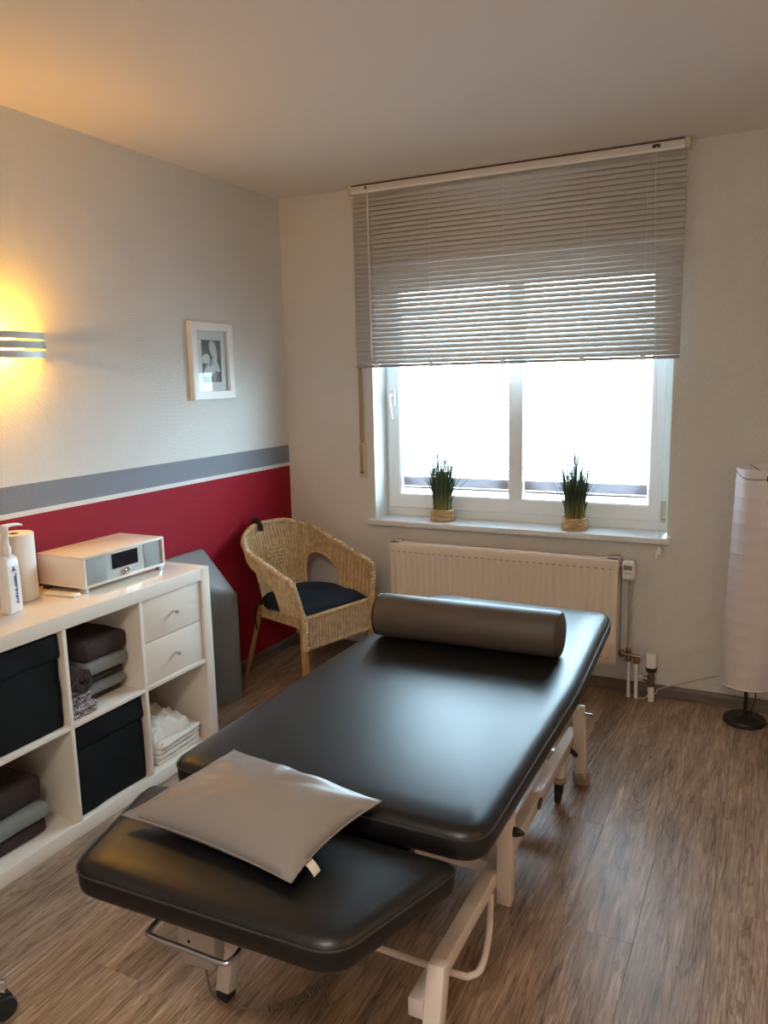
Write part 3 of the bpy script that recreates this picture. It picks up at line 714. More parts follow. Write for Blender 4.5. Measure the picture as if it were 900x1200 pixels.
# things on the shelf ---------------------------------------------------
ZT = CH
rd = thing('table_radio', 'white table radio with aluminium front and dark display on the shelf', 'radio', (.175, -1.590, ZT+.0005))
Y0, Y1, Z0, Z1 = -.207, .207, .018, .135
bm = BM()
for (a, b) in (((-.118, Y0, Z1-.010), (.118, Y1, Z1)), ((-.118, Y0, Z0), (.118, Y1, Z0+.010)), ((-.118, Y0, Z0+.0098), (.118, Y0+.009, Z1-.0098)), ((-.118, Y1-.009, Z0+.0098), (.118, Y1, Z1-.0098)), ((-.118, Y0+.009, Z0+.009), (-.108, Y1-.009, Z1-.009))): box(bm, a, b, .0012)
o = obj('casing', bm, M_RADIO, rd); o['kind'] = 'stuff'
fp = bx('front_panel', (.095, Y0+.009, Z0+.010), (.109, Y1-.009, Z1-.010), M_ALU, rd)
for a, b in ((-.196, -.095), (.100, .196)): bx('speaker_grille', (.1085, a, Z0+.011), (.1110, b, Z1-.011), M_GRILLE, rd, bev=.0008)
bx('display', (.1085, -.066, .060), (.1105, .067, .118), M_SCREEN, rd)
bx('display_trim', (.1085, -.066, .1185), (.1120, .067, .1225), M_PLASTIC, rd)
bm = BM(); lathe(bm, [(.0001, .0), (.013, 0), (.0135, .010), (.011, .013), (.0001, .0135)], 24, Matrix.Translation((.109, .004, .0425)) @ Matrix.Rotation(R(90), 4, 'Y')); obj('knob', bm, M_CHROME, rd)
bm = BM()
for q in (-.060, -.047, -.034, -.021, .028, .041): box(bm, (.109, q-.0035, .039), (.1105, q+.0035, .046), .001)
o = obj('button', bm, M_STEEL, rd); o['kind'] = 'stuff'
for a in (Y0+.012, Y1-.012):
    for xx in (-.09, .095): bx('foot', (xx-.012, a-.012, 0), (xx+.012, a+.012, Z0+.001), M_STEEL if xx > 0 else M_RUBBER, rd, bev=.001)

pr_ = thing('paper_roll', 'white paper towel roll standing on the shelf behind the pump bottle', 'paper roll', (.105, -1.925, ZT))
bm = BM(); seg = 40
rings = []
for r_, z in ((.018, .0005), (.064, .0005), (.066, .004), (.066, .232), (.064, .236), (.0195, .236), (.0195, .180), (.0001, .18)):
    rings.append([bm.verts.new((r_*cos(2*pi*k/seg), r_*sin(2*pi*k/seg), z)) for k in range(seg)])
for A, B in zip(rings, rings[1:]):
    for k in range(seg): bm.faces.new((A[k], A[(k+1) % seg], B[(k+1) % seg], B[k]))
obj('paper', bm, M_PAPER, pr_)
bm = BM(); lathe(bm, [(.0194, .17), (.0194, .2345), (.0182, .2345), (.0182, .17)], 24, cap=False); obj('cardboard_core', bm, simple('cardboard', (.16, .10, .06, 1), .9), pr_)

bt = thing('pump_bottle', 'white pump dispenser bottle with small blue print at the shelf front', 'bottle', (.232, -2.055, ZT), R(10))
poly = round_poly([(-.021, -.034), (.021, -.034), (.021, .034), (-.021, .034)], .014, 5)
bm = BM(); slab(bm, poly, [(.004, .0005), (.0, .004), (0, .10), (.001, .150), (.003, .178), (.009, .188), (.013, .193)]); obj('bottle_body', bm, M_PLASTIC, bt)
bm = BM(); lathe(bm, [(.0145, .190), (.0145, .222), (.012, .226), (.0105, .229), (.0095, .254), (.011, .258), (.0125, .262), (.0125, .292), (.009, .296)], 20); pump = obj('pump', bm, M_PLASTIC, bt)
bm = BM(); tube(bm, spline([(0, -.012, .291), (.0, .02, .2915), (0, .045, .290), (0, .066, .287), (0, .080, .282)], 6), .0065, 10, radii=[.0075-.0040*i/24 for i in range(25)]); o = obj('nozzle', bm, M_PLASTIC, pump)
bm = BM()
for (ya, yb, za, zb) in ((.006, .010, .030, .135), (-.001, .0045, .035, .040), (-.001, .0045, .046, .049), (-.001, .0045, .053, .060), (-.001, .0045, .064, .068), (-.001, .0045, .074, .082), (-.0005, .004, .090, .126), (-.010, .012, .142, .1435), (-.004, .006, .1445, .149), (-.001, .003, .149, .157)):
    box(bm, (.0208, ya, za), (.0217, yb, zb))
o = obj('printed_label', bm, M_BLUE, bt); o['kind'] = 'stuff'
rm = thing('remote_control', 'slim white remote control lying on the shelf beside the radio', 'remote control', (.222, -1.838, ZT), R(8))
bm = BM(); box(bm, (-.072, -.017, .001), (.066, .017, .012), .004); obj('remote_body', bm, M_PLASTIC, rm)
bm = BM()
for i in range(7):
    for j in (-1, 0, 1): box(bm, (-.058+i*.014, j*.009-.003, .0115), (-.050+i*.014, j*.009+.003, .0128), .001)
o = obj('button', bm, simple('pale_button', (.5, .45, .4, 1), .5), rm); o['kind'] = 'stuff'

# ------------------------------------------------------------------ picture frame
pf = thing('picture_frame', 'white framed orchid photograph hanging on the left wall', 'picture', (.0, -.662, 1.632))
PWd, PHt = .157, .183
bm = BM(); L_ = []
for (dx, xx) in ((0, .001), (0, .026), (.003, .029), (.038, .029), (.041, .026), (.041, .012)):
    L_.append([bm.verts.new((xx, sy_*(PWd-dx), sz_*(PHt-dx))) for sy_, sz_ in ((-1, -1), (1, -1), (1, 1), (-1, 1))])
for A, B in zip(L_, L_[1:]):
    for k in range(4): bm.faces.new((A[k], A[(k+1) % 4], B[(k+1) % 4], B[k]))
bm.faces.new(L_[0][::-1]); obj('frame', bm, M_FRAME, pf, angle=30)
bx('mat_board', (.006, -PWd+.035, -PHt+.035), (.0105, PWd-.035, PHt-.035), M_MAT, pf)
bx('photograph', (.0103, -.068, -.100), (.0112, .074, .100), M_PHOTO, pf)
def petal(cy, cz, ln, wd, ang, mat, xx):
    bm = BM(); pts = []
    for k in range(20):
        a = 2*pi*k/20; p = Vector((ln*cos(a), wd*sin(a)*(1+.35*cos(a)))); p.rotate(Matrix.Rotation(ang, 2)); pts.append((cy+p.x, cz+p.y))
    pts = [(max(-.067, min(.073, y)), max(-.099, min(.099, z))) for y, z in pts]
    A = [bm.verts.new((.0111, y, z)) for y, z in pts]; B = [bm.verts.new((xx, y, z)) for y, z in pts]
    for k in range(20): bm.faces.new((A[k], A[(k+1) % 20], B[(k+1) % 20], B[k]))
    bm.faces.new(B); bm.faces.new(A[::-1]); return obj('petal', bm, mat, pf)
petal(.020, .045, .055, .024, 1.9, M_PETAL, .0116); petal(.032, -.022, .042, .022, 2.4, M_PETAL, .0115); petal(-.020, -.045, .048, .030, .5, M_PETAL, .0117); petal(-.005, -.010, .020, .012, .9, M_PETAL2, .0118); petal(-.045, .010, .035, .022, .2, M_PETAL, .0114); petal(.02, -.075, .03, .014, 1.2, M_PETAL2, .0116)
bx('glass_pane', (.0135, -PWd+.038, -PHt+.038), (.0145, PWd-.038, PHt-.038), M_GLASS, pf, smooth=False)

# ------------------------------------------------------------------ wall lamps
def sconce(loc, rz, label):
    t = thing('wall_lamp', label, 'lamp', loc, rz, 'banded wall lamps')
    def arc_band(name, r, d, z0, z1, th, mat):
        bm = BM(); A = []
        for z in (z0, z1):
            for rr in (0, th):
                A.append([bm.verts.new(((d-rr)*max(0.0, cos(a))**.55, (r-rr*.4)*sin(a), z)) for a in [(-pi/2+pi*k/36) for k in range(37)]])
        for a, b in ((0, 1), (1, 3), (3, 2), (2, 0)):
            for k in range(36): bm.faces.new((A[a][k], A[a][k+1], A[b][k+1], A[b][k]))
        bm.faces.new([A[i][0] for i in (0, 1, 3, 2)]); bm.faces.new([A[i][36] for i in (0, 2, 3, 1)])
        return obj(name, bm, mat, t)
    arc_band('upper_band', .150, .100, .021, .046, .002, M_SCON); arc_band('lower_band', .150, .100, -.046, -.021, .002, M_SCON)
    arc_band('middle_band', .152, .104, -.013, .014, .002, simple('sconce_grey', (.50, .49, .48, 1), .5, .3))
    bx('wall_plate', (0, -.06, -.035), (.012, .06, .035), M_PLASTIC, t, bev=.003)
    for yy_ in (-.045, .045):
        bm = BM(); bmesh.ops.create_uvsphere(bm, u_segments=14, v_segments=10, radius=.015, matrix=Matrix.Translation((.045, yy_, 0)) @ Matrix.Diagonal((1, 1.5, 1, 1))); obj('bulb', bm, M_BULB, t)
    for s in (-1, 1):
        ld = bpy.data.lights.new('sconce_light', 'POINT'); ld.energy = SCONCE_W; ld.color = (1, .46, .02); ld.shadow_soft_size = .02
        lo_ = bpy.data.objects.new('sconce_light', ld); COL.objects.link(lo_); lo_.parent = t; lo_.location = (.045, 0, s*.028)
    return t
sconce((0, -1.815, 1.674), 0, 'silver banded wall lamp glowing yellow on the left wall above the shelf')
sconce((XR, -2.6, 1.674), pi, 'silver banded wall lamp glowing yellow on the right wall')

cl = thing('fill_lamp', 'round opal fill lamp added out of view on the rear ceiling', 'lamp', (2.1, -4.0, H))  # unseen fill lamp, added because daylight alone leaves the room too dark
bm = BM(); lathe(bm, [(.215, 0), (.215, -.05), (.20, -.075), (.12, -.095), (.0001, -.10)], 40, cap=False); obj('fill_bowl', bm, M_FILL_OPAL, cl)
bm = BM(); lathe(bm, [(.225, -.0005), (.225, -.03), (.216, -.03), (.216, -.0005)], 40, cap=False); obj('rim', bm, M_STEEL, cl)

# ------------------------------------------------------------------ grey foam wedge by the shelf
wd_ = thing('positioning_wedge', 'grey upholstered positioning block leaning in the corner between shelf and wicker chair', 'wedge', (.218, -.813, 0), 0)
bm = BM(); rings = []
NS = 14
for k in range(NS+1):
    f = k/NS
    fx = .218-.11*f-.02*f*f; y_ = -.813-.32*f; bxk = .016
    top = lambda x: .750-(x-.016)*1.10
    prof = round_poly([(bxk, 0), (fx, 0), (fx, top(fx)), (bxk, top(bxk))], [.006, .008, .03+.05*min(1, f*5), .010], 8)
    ins = .012*(1-min(1, f*NS/1.0))**2 if k < 1 else (.012 if k == NS else 0)
    pp = offset_poly(prof, ins); rings.append([bm.verts.new((p.x-.218, y_+.813, p.y)) for p in pp])
m_ = len(rings[0])
for A, B in zip(rings, rings[1:]):
    for k in range(m_): bm.faces.new((A[k], A[(k+1) % m_], B[(k+1) % m_], B[k]))
bm.faces.new(rings[0]); bm.faces.new(rings[-1][::-1]); obj('cushion_block', bm, M_GREYFOAM, wd_, angle=35)

# ------------------------------------------------------------------ wicker armchair
FC = Vector((.585, -.497)); U_ = Vector((.290, .957)); V_ = Vector((-.957, .290))
ch = thing('wicker_armchair', 'round-backed rattan wicker armchair in the corner by the radiator', 'chair', (FC.x+V_.x*.25, FC.y+V_.y*.25, 0), math.atan2(U_.y, U_.x))
# chair-local frame: x = across (towards the window), y = towards the chair back, origin under the seat centre (front edge at y=-.25)
def shell(t, f):
    """t in [-1,1] round the U from one arm front to the other, f 0 seat level .. 1 rim"""
    a = abs(t); s = 1 if t > 0 else -1
    def U(hw, y0, yb):   # front straight then half ellipse
        st = .34
        if a > 1-st:
            k = (1-a)/st; return Vector((s*hw, y0+(yb*.30-y0)*k))
        k = a/(1-st); an = k*pi/2
        return Vector((s*hw*sin(an)**.9, yb*.30+(yb-yb*.30)*cos(an)**.9))
    b = U(.225, -.25, .185); r_ = U(.272, -.225, .275)
    e = max(0.0, (a-.10)/.90); zr = .788-.205*(e**1.35); zb = .405
    p = b.lerp(r_, f**1.0)
    return Vector((p.x, p.y, zb+(zr-zb)*f))
def hole(t, f):
    c0, wdt, top = (.515, .225, .62) if t > 0 else (.545, .265, .74)
    if f > top: return False
    x_ = (abs(t)-c0)/wdt
    lim = 1 if f < top*.4 else max(0, 1-((f-top*.4)/(top*.6))**2.7)**(1/2.7)
    return abs(x_) < lim
bm = BM(); NT, NF = 390, 180
grid = {}
for i in range(NT+1):
    t = i/NT*2-1
    for j in range(NF+1):
        f = j/NF
        if hole(t, f): continue
        p = shell(t, f); e = .004
        dt = shell(min(1, t+e), f)-shell(max(-1, t-e), f); df = shell(t, min(1, f+e))-shell(t, max(0, f-e)); n_ = dt.cross(df).normalized()
        ph = i*pi/6.0; row = j*2*pi/4.0
        wv = .0095*abs(sin(ph))**.7 - .005 + .0022*cos(row)*(1 if int(i/6) % 2 else -1)
        grid[i, j] = (bm.verts.new(p+n_*wv), bm.verts.new(p-n_*.007+n_*wv*.6))
for i in range(NT):
    for j in range(NF):
        q = [grid.get(k) for k in ((i, j), (i+1, j), (i+1, j+1), (i, j+1))]
        if None in q: continue
        bm.faces.new([v[0] for v in q]); bm.faces.new([v[1] for v in q][::-1])
o = obj('woven_back', bm, M_RATTAN, ch, angle=80); o['kind'] = 'stuff'
def rope(bm, path, r, pitch=.03, strands=2, seg=6):
    path = [Vector(p) for p in path]; T, N = frames(path); L_ = 0
    for s in range(strands):
        pts = []; L_ = 0
        for i, p in enumerate(path):
            if i: L_ += (path[i]-path[i-1]).length
            a = 2*pi*L_/pitch + 2*pi*s/strands; b = T[i].cross(N[i]); pts.append(p+N[i]*cos(a)*r*.55+b*sin(a)*r*.55)
        tube(bm, pts, r*.72, seg)
def resample(path, step):
    path = [Vector(p) for p in path]; out = [path[0]]; acc = 0
    for a, b in zip(path, path[1:]):
        d = (b-a).length
        n_ = max(1, int(d/step))
        for k in range(1, n_+1): out.append(a.lerp(b, k/n_))
    return out
bm = BM(); rope(bm, resample([shell(k/60*2-1, 1.0) for k in range(121 if False else 61)], .005), .0125, .034); o = obj('braided_rim', bm, M_RATTAN, ch); o['kind'] = 'stuff'
for s in (-1, 1):
    bm = BM(); pth = []
    c0, wdt, top = (.515, .225, .62) if s > 0 else (.545, .265, .74)
    for k in range(12): pth.append(shell(s*(c0-wdt), 0.4*top*k/12))
    for k in range(21): an = pi-pi*k/20; pth.append(shell(s*(c0+wdt*math.copysign(abs(cos(an))**(2/2.7), cos(an))), top*.4+top*.6*abs(sin(an))**(2/2.7)))
    for k in range(12): pth.append(shell(s*(c0+wdt), .4*top*(1-k/12)))
    rope(bm, resample(pth, .006), .007, .025); o = obj('opening_braid', bm, M_RATTAN, ch); o['kind'] = 'stuff'
    bm = BM(); rope(bm, resample([(s*.272, -.226, .58), (s*.255, -.240, .50), (s*.232, -.252, .40), (s*.228, -.254, .25)], .006), .0125, .034); o = obj('front_braid', bm, M_RATTAN, ch); o['kind'] = 'stuff'
    # legs
    bm = BM(); tube(bm, spline([(s*.226, -.236, .42), (s*.224, -.238, .22), (s*.223, -.240, 0)], 4), .018, 12); lg = obj('leg', bm, M_CANE, ch)
    bm = BM(); rope(bm, resample([(s*.2255, -.237, .27), (s*.224, -.238, .18)], .004), .017, .012, 1, 6)
    o = obj('cane_binding', bm, M_RATTAN, lg); o['kind'] = 'stuff'
    bm = BM(); tube(bm, [(s*.19, .13, .40), (s*.205, .17, .24), (s*.225, .245, 0)], .013, 12); obj('leg', bm, M_CANE, ch)
    bm = BM(); tube(bm, [(s*.21, -.23, .36), (s*.20, .14, .36)], .011, 10); obj('side_rail', bm, M_CANE, ch)
# seat deck and front apron
bm = BM(); out = [Vector((shell(k/40*2-1, 0).x*.97, shell(k/40*2-1, 0).y*.97)) for k in range(41)]
slab(bm, out, [(0, .392), (0, .408)]); obj('seat', bm, M_RATTAN, ch)
def woven_panel(name, p0, p1, z0, z1, nrm, lift=0):
    bm = BM(); nu, nv = 132, 60; g = []
    for i in range(nu+1):
        r0 = []
        for j in range(nv+1):
            b_0 = Vector(p0).lerp(Vector(p1), i/nu); z = z0+(z1-z0)*j/nv + lift*(1-(2*i/nu-1)**2)
            wv = .0095*abs(sin(i*pi/6))**.7-.005+.0022*cos(j*2*pi/4)*(1 if int(i/6) % 2 else -1); r0.append((bm.verts.new((b_0.x+nrm[0]*wv, b_0.y+nrm[1]*wv, z)), bm.verts.new((b_0.x-nrm[0]*.008, b_0.y-nrm[1]*.008, z))))
        g.append(r0)
    for i in range(nu):
        for j in range(nv):
            q = [g[i][j], g[i+1][j], g[i+1][j+1], g[i][j+1]]; bm.faces.new([v[0] for v in q]); bm.faces.new([v[1] for v in q][::-1])
    o = obj(name, bm, M_RATTAN, ch, angle=80); o['kind'] = 'stuff'
woven_panel('front_apron', (-.225, -.252, 0), (.225, -.252, 0), .262, .405, (0, -1))
bm = BM(); rope(bm, resample([(-.226, -.254, .258), (.226, -.254, .258)], .006), .010, .03); rope(bm, resample([(-.226, -.252, .408), (.226, -.252, .408)], .006), .010, .03); o = obj('apron_braid', bm, M_RATTAN, ch); o['kind'] = 'stuff'
for s in (-1, 1): woven_panel('side_apron', (s*.225, -.25, 0), (s*.215, .09, 0), .352, .405, (s, 0))
# diamond of bright wrapped knots in the back
bm = BM()
for a in range(-3, 4):
    for b in range(-3, 4):
        if abs(a)+abs(b) > 3: continue
        t = a*.030+ (b % 2)*.015; p = shell(t, .56+b*.050); p2 = shell(t, .54+b*.05); 
        tube(bm, spline([p2+Vector((0, -.004, 0)), (p+p2)*.5+Vector((0, -.011, 0)), p+Vector((0, -.004, 0))], 3), .007, 6)
o = obj('knot_diamond', bm, simple('pale_rattan', (.62, .47, .28, 1), .45), ch); o['kind'] = 'stuff'
# cushion (lies on the seat)
cu = thing('seat_cushion', 'dark navy cotton seat cushion on the wicker armchair', 'cushion', (ch.location.x, ch.location.y, .41), ch.rotation_euler.z)
bm = BM(); nx = 30; top, bot = [], []
for i in range(nx+1):
    rt, rb = [], []
    for j in range(nx+1):
        u, v = i/nx*2-1, j/nx*2-1
        hw = .214 - .05*max(0, v)**2
        x_, y_ = u*hw*(1-.03*v*v), -.030+v*.215*(1-.10*u*u if v > 0 else 1-.02*u*u)
        if u < 0: x_ *= 1+.20*math.exp(-((v-.15)/.45)**2)
        e = (max(0, 1-abs(u)**4)*max(0, 1-abs(v)**4))**.5
        h_ = .052*e*(.72+.45*vnoise(u*2.6+5, v*2.6+1)); 
        rt.append(bm.verts.new((x_, y_, .012+h_))); rb.append(bm.verts.new((x_, y_, .012-.010*e)))
    top.append(rt); bot.append(rb)
for i in range(nx):
    for j in range(nx):
        bm.faces.new((top[i][j], top[i+1][j], top[i+1][j+1], top[i][j+1])); bm.faces.new((bot[i][j+1], bot[i+1][j+1], bot[i+1][j], bot[i][j]))
bmesh.ops.remove_doubles(bm, verts=bm.verts[:], dist=.0003); obj('cushion_pad', bm, M_NAVY, cu, angle=80)
bm = BM(); tube(bm, spline([(-.20, .10, .01), (-.232, .12, -.005), (-.236, .125, -.06), (-.230, .12, -.13)], 5), .004, 8, flat=2.6); obj('tie_ribbon', bm, M_NAVY, cu)
rb_ = thing('black_ribbon', 'short black ribbon tied over the top rim of the wicker chair back', 'ribbon', (ch.location.x, ch.location.y, .80), ch.rotation_euler.z)
bm = BM(); p = shell(-.13, 1.0)-Vector((0, 0, .80))
tube(bm, spline([p+Vector((-.006, .027, -.016)), p+Vector((-.003, .024, .006)), p+Vector((0, .0, .026)), p+Vector((.004, -.024, .004)), p+Vector((.008, -.027, -.028))], 6), .004, 8, flat=4.5); obj('ribbon_loop', bm, M_RUBBER, rb_)

# ------------------------------------------------------------------ massage table
TX, TY = 1.588, -1.55
mt = thing('massage_table', 'black padded massage table with cream metal frame in the middle of the room', 'massage table', (TX, TY, 0))
def tl(x, y, z=0): return (x-TX, y-TY, z)
def t2(x, y): return Vector((x-TX, y-TY))
poly = densify(round_poly([t2(1.172, -2.385), t2(1.995, -2.385), t2(1.995, -1.52), t2(1.950, -.715), t2(1.182, -.700), t2(1.168, -1.55)], [.075, .075, .6, .085, .085, .6], 8), .06)
PROF = [(.020, .536), (.008, .539), (.002, .546), (0, .556), (0, .585), (.0035, .5935), (.013, .6025), (.030, .6085), (.06, .6125), (.10, .615), (.15, .616), (.22, .6165)]
bm = BM(); slab(bm, poly, PROF); mm = obj('mattress', bm, M_LEATHER, mt, angle=70)
bm = BM(); tube(bm, [Vector((p.x, p.y, .5895)) for p in offset_poly(poly, -.0005)], .0028, 6, closed=True); obj('piping', bm, M_PIPING, mm)
poly2 = densify(round_poly([t2(1.128, -2.395), t2(1.960, -2.395), t2(1.850, -2.725), t2(1.225, -2.745)], [.05, .035, .08, .08], 8), .05)
PROF2 = [(.020, .488), (.008, .491), (.002, .498), (0, .508), (0, .535), (.0035, .543), (.012, .552), (.028, .558), (.05, .5615), (.09, .563), (.14, .5635)]
bm = BM(); slab(bm, poly2, PROF2); hs = obj('head_section', bm, M_LEATHER, mt, angle=70)
bm = BM(); tube(bm, [Vector((p.x, p.y, .5395)) for p in offset_poly(poly2, -.0005)], .0028, 6, closed=True); obj('piping', bm, M_PIPING, hs)
# under-frame
bx('top_frame', tl(1.30, -2.24, .500), tl(1.88, -.80, .5365), M_BLACK, mt, bev=.004)
bx('hinge_bar', tl(1.25, -2.60, .460), tl(1.80, -2.28, .4885), M_BLACK, mt, bev=.004)
RXo = 1.855; LXo = 1.357
for xx in (RXo, LXo):
    bm = BM(); box(bm, tl(xx-.018, -2.415, .168), tl(xx+.018, -.955, .213), .003); obj('base_rail', bm, M_ENAMEL, mt)
for ya in (-1.86, -1.15):
    bm = BM(); box(bm, tl(LXo+.017, ya-.020, .172), tl(RXo-.017, ya+.020, .208), .003); obj('crossbeam', bm, M_ENAMEL, mt)
for s, xx in ((1, RXo+.0385), (-1, LXo-.0385)):
    bm = BM(); ye = 0 if s > 0 else .055; beam(bm, tl(xx, -2.440+ye, .02), tl(xx, -2.372+ye, .285), .040, .040); lg = obj('leg', bm, M_ENAMEL, mt)
    bm = BM(); box(bm, tl(xx-.017, -2.462+ye, 0), tl(xx+.017, -2.424+ye, .024), .003); obj('rubber_foot', bm, M_RUBBER, lg)
    bm = BM(); beam(bm, tl(xx, -.973, .03), tl(xx, -1.045, .335), .040, .040); lg = obj('leg', bm, M_ENAMEL, mt)
    bm = BM(); lathe(bm, [(.024, 0), (.028, .004), (.028, .050), (.025, .056)], 18, Matrix.Translation(tl(xx, -.969, 0)));
    obj('foot_pad', bm, M_WRAP, lg)
    bm = BM()
    for k in range(5): tube(bm, [(tl(xx, -.969)[0]+.029*cos(q*pi/9), tl(xx, -.969)[1]+.029*sin(q*pi/9), .010+k*.010+.002*sin(q*.7+k)) for q in range(18)], .0042, 6, closed=True)
    o = obj('foot_wrap', bm, M_WRAP, lg); o['kind'] = 'stuff'
    bm = BM(); tube(bm, [tl(xx+s*.018, -1.045, .312), tl(xx+s*.050, -1.045, .310)], .007, 10); obj('bolt', bm, M_CHROME, lg)
    bm = BM(); tube(bm, [tl(xx-s*.01, -1.03, .14), tl(xx-s*.03, -1.07, .185)], .010, 10); obj('pedal', bm, M_BLACK, lg)
    bm = BM(); beam(bm, tl(xx, -1.905, .122), tl(xx, -1.900, .375), .040, .042); lg = obj('upright', bm, M_ENAMEL, mt)
    bm = BM(); lathe(bm, [(.013, 0), (.015, .004), (.014, .012), (.006, .028), (.002, .031)], 6, Matrix.Translation(tl(xx+s*.019, -1.900, .330)) @ Matrix.Rotation(s*R(90), 4, 'Y')); obj('knob', bm, M_BLACK, lg)
    bm = BM(); beam(bm, tl(xx-s*.045, -1.86, .205), tl(xx-s*.075, -1.30, .505), .036, .034); obj('lift_arm', bm, M_ENAMEL, mt)
    xr = RXo if s > 0 else LXo
    bm = BM(); lathe(bm, [(.022, 0), (.025, .012), (.005, .013)], 18, Matrix.Translation(tl(xr+s*.0165, -1.49, .187)) @ Matrix.Rotation(s*R(90), 4, 'Y') @ Matrix.Diagonal((.75, 1, .35, 1))); obj('plug_cap', bm, M_BLACK, mt)
    # caster
    bm = BM(); tube(bm, [tl(xr-.005, -1.125, .17), tl(xr-.008, -1.128, .075)], .019, 14); cs = obj('caster', bm, M_ENAMEL, mt)
    bm = BM()
    for k in range(2): tube(bm, [(tl(xr-.008, -1.128)[0]+.021*cos(q*pi/9), tl(xr-.008, -1.128)[1]+.021*sin(q*pi/9), .078+k*.014) for q in range(18)], .005, 6, closed=True)
    o = obj('caster_wrap', bm, M_WRAP, cs); o['kind'] = 'stuff'
    bm = BM(); lathe(bm, [(.012, -.011), (.0225, -.009), (.025, -.004), (.025, .004), (.0225, .009), (.012, .011)], 20, Matrix.Translation(tl(xr-.008, -1.140, .0255)) @ Matrix.Rotation(R(90), 4, 'Y')); obj('wheel', bm, M_RUBBER, cs)
    bm = BM(); box(bm, tl(xr-.023, -1.145, .030), tl(xr+.007, -1.118, .080), .004); obj('fork', bm, M_BLACK, cs)
# foot-switch tube running round the base
bm = BM()
pth = spline([tl(1.30, -2.06, .125), tl(1.31, -2.185, .125), tl(1.35, -2.21, .125)], 5)+spline([tl(1.60, -2.212, .125), tl(1.86, -2.212, .125), tl(1.905, -2.200, .125), tl(1.917, -2.16, .127), tl(1.900, -2.06, .14), tl(1.872, -1.965, .172)], 6)
tube(bm, pth, .0085, 10); obj('foot_switch_bar', bm, M_ENAMEL, mt)
# control box under the head section and its coiled cable
bm = BM(); 
poly3 = round_poly([(-.048, -.026), (.048, -.026), (.048, .026), (-.048, .026)], .010, 4)
slab(bm, poly3, [(.02, .186), (.010, .190), (.003, .200), (0, .215), (0, .462)], Matrix.Translation(tl(1.350, -2.500)) @ Matrix.Rotation(.12, 4, 'Z')); cb = obj('control_box', bm, simple('grey_plastic', (.46, .42, .37, 1), .45), mt)
bm = BM(); lathe(bm, [(.0001, 0), (.004, 0), (.004, .002), (.0001, .002)], 10, Matrix.Translation(tl(1.338, -2.5275, .262)) @ Matrix.Rotation(R(90), 4, 'X')); obj('screw', bm, M_BLACK, cb)
pth = resample(spline([tl(1.357, -2.50, .188), tl(1.352, -2.48, .10), tl(1.345, -2.42, .012), tl(1.40, -2.40, .006), tl(1.44, -2.385, .006)], 8), .006)
bm = BM(); tube(bm, pth, .0032, 6)
coil = resample(spline([tl(1.44, -2.385, .012), tl(1.49, -2.335, .012), tl(1.525, -2.25, .012), tl(1.527, -2.15, .013), tl(1.545, -2.07, .014), tl(1.60, -1.97, .018), tl(1.645, -1.855, .022)], 10), .0014)
T_, N_ = frames(coil); pts = []; Ls = 0
for i, p in enumerate(coil):
    if i: Ls += (p-coil[i-1]).length
    a = 2*pi*Ls/.0088; b = T_[i].cross(N_[i]); pts.append(p+N_[i]*cos(a)*.0085+b*sin(a)*.0085)
tube(bm, pts, .0026, 5)
tube(bm, spline([tl(1.645, -1.855, .022), tl(1.66, -1.80, .06), tl(1.66, -1.78, .20)], 5), .003, 6)
o = obj('coiled_cable', bm, M_COILC, mt); o['kind'] = 'stuff'
# towel hoop under the head end
bm = BM(); tube(bm, spline([tl(1.395, -2.56, .478), tl(1.395, -2.655, .440), tl(1.397, -2.700, .432), tl(1.410, -2.712, .430), tl(1.500, -2.712, .430), tl(1.585, -2.712, .430), tl(1.600, -2.700, .432), tl(1.602, -2.655, .440), tl(1.602, -2.56, .478)], 6), .0058, 10); obj('towel_hoop', bm, M_STEEL, mt)

# bolster
bo = thing('bolster', 'grey-brown leatherette knee bolster lying across the far end of the massage table', 'bolster', (1.565, -1.325, .6165+.0765), R(1.2))
bm = BM(); Lb = .668
lathe(bm, [(.0001, -Lb/2+.004), (.040, -Lb/2+.002), (.064, -Lb/2+.004), (.072, -Lb/2+.011), (.0765, -Lb/2+.028), (.0765, Lb/2-.028), (.072, Lb/2-.011), (.064, Lb/2-.004), (.040, Lb/2-.002), (.0001, Lb/2-.004)], 48, Matrix.Rotation(R(90), 4, 'Y')); bb = obj('bolster_body', bm, M_BOLSTER, bo, angle=80)
for s in (-1, 1):
    bm = BM(); tube(bm, [(s*(Lb/2-.010), .073*cos(k*pi/24), .073*sin(k*pi/24)) for k in range(48)], .0022, 6, closed=True); obj('seam', bm, M_PIPING, bb)
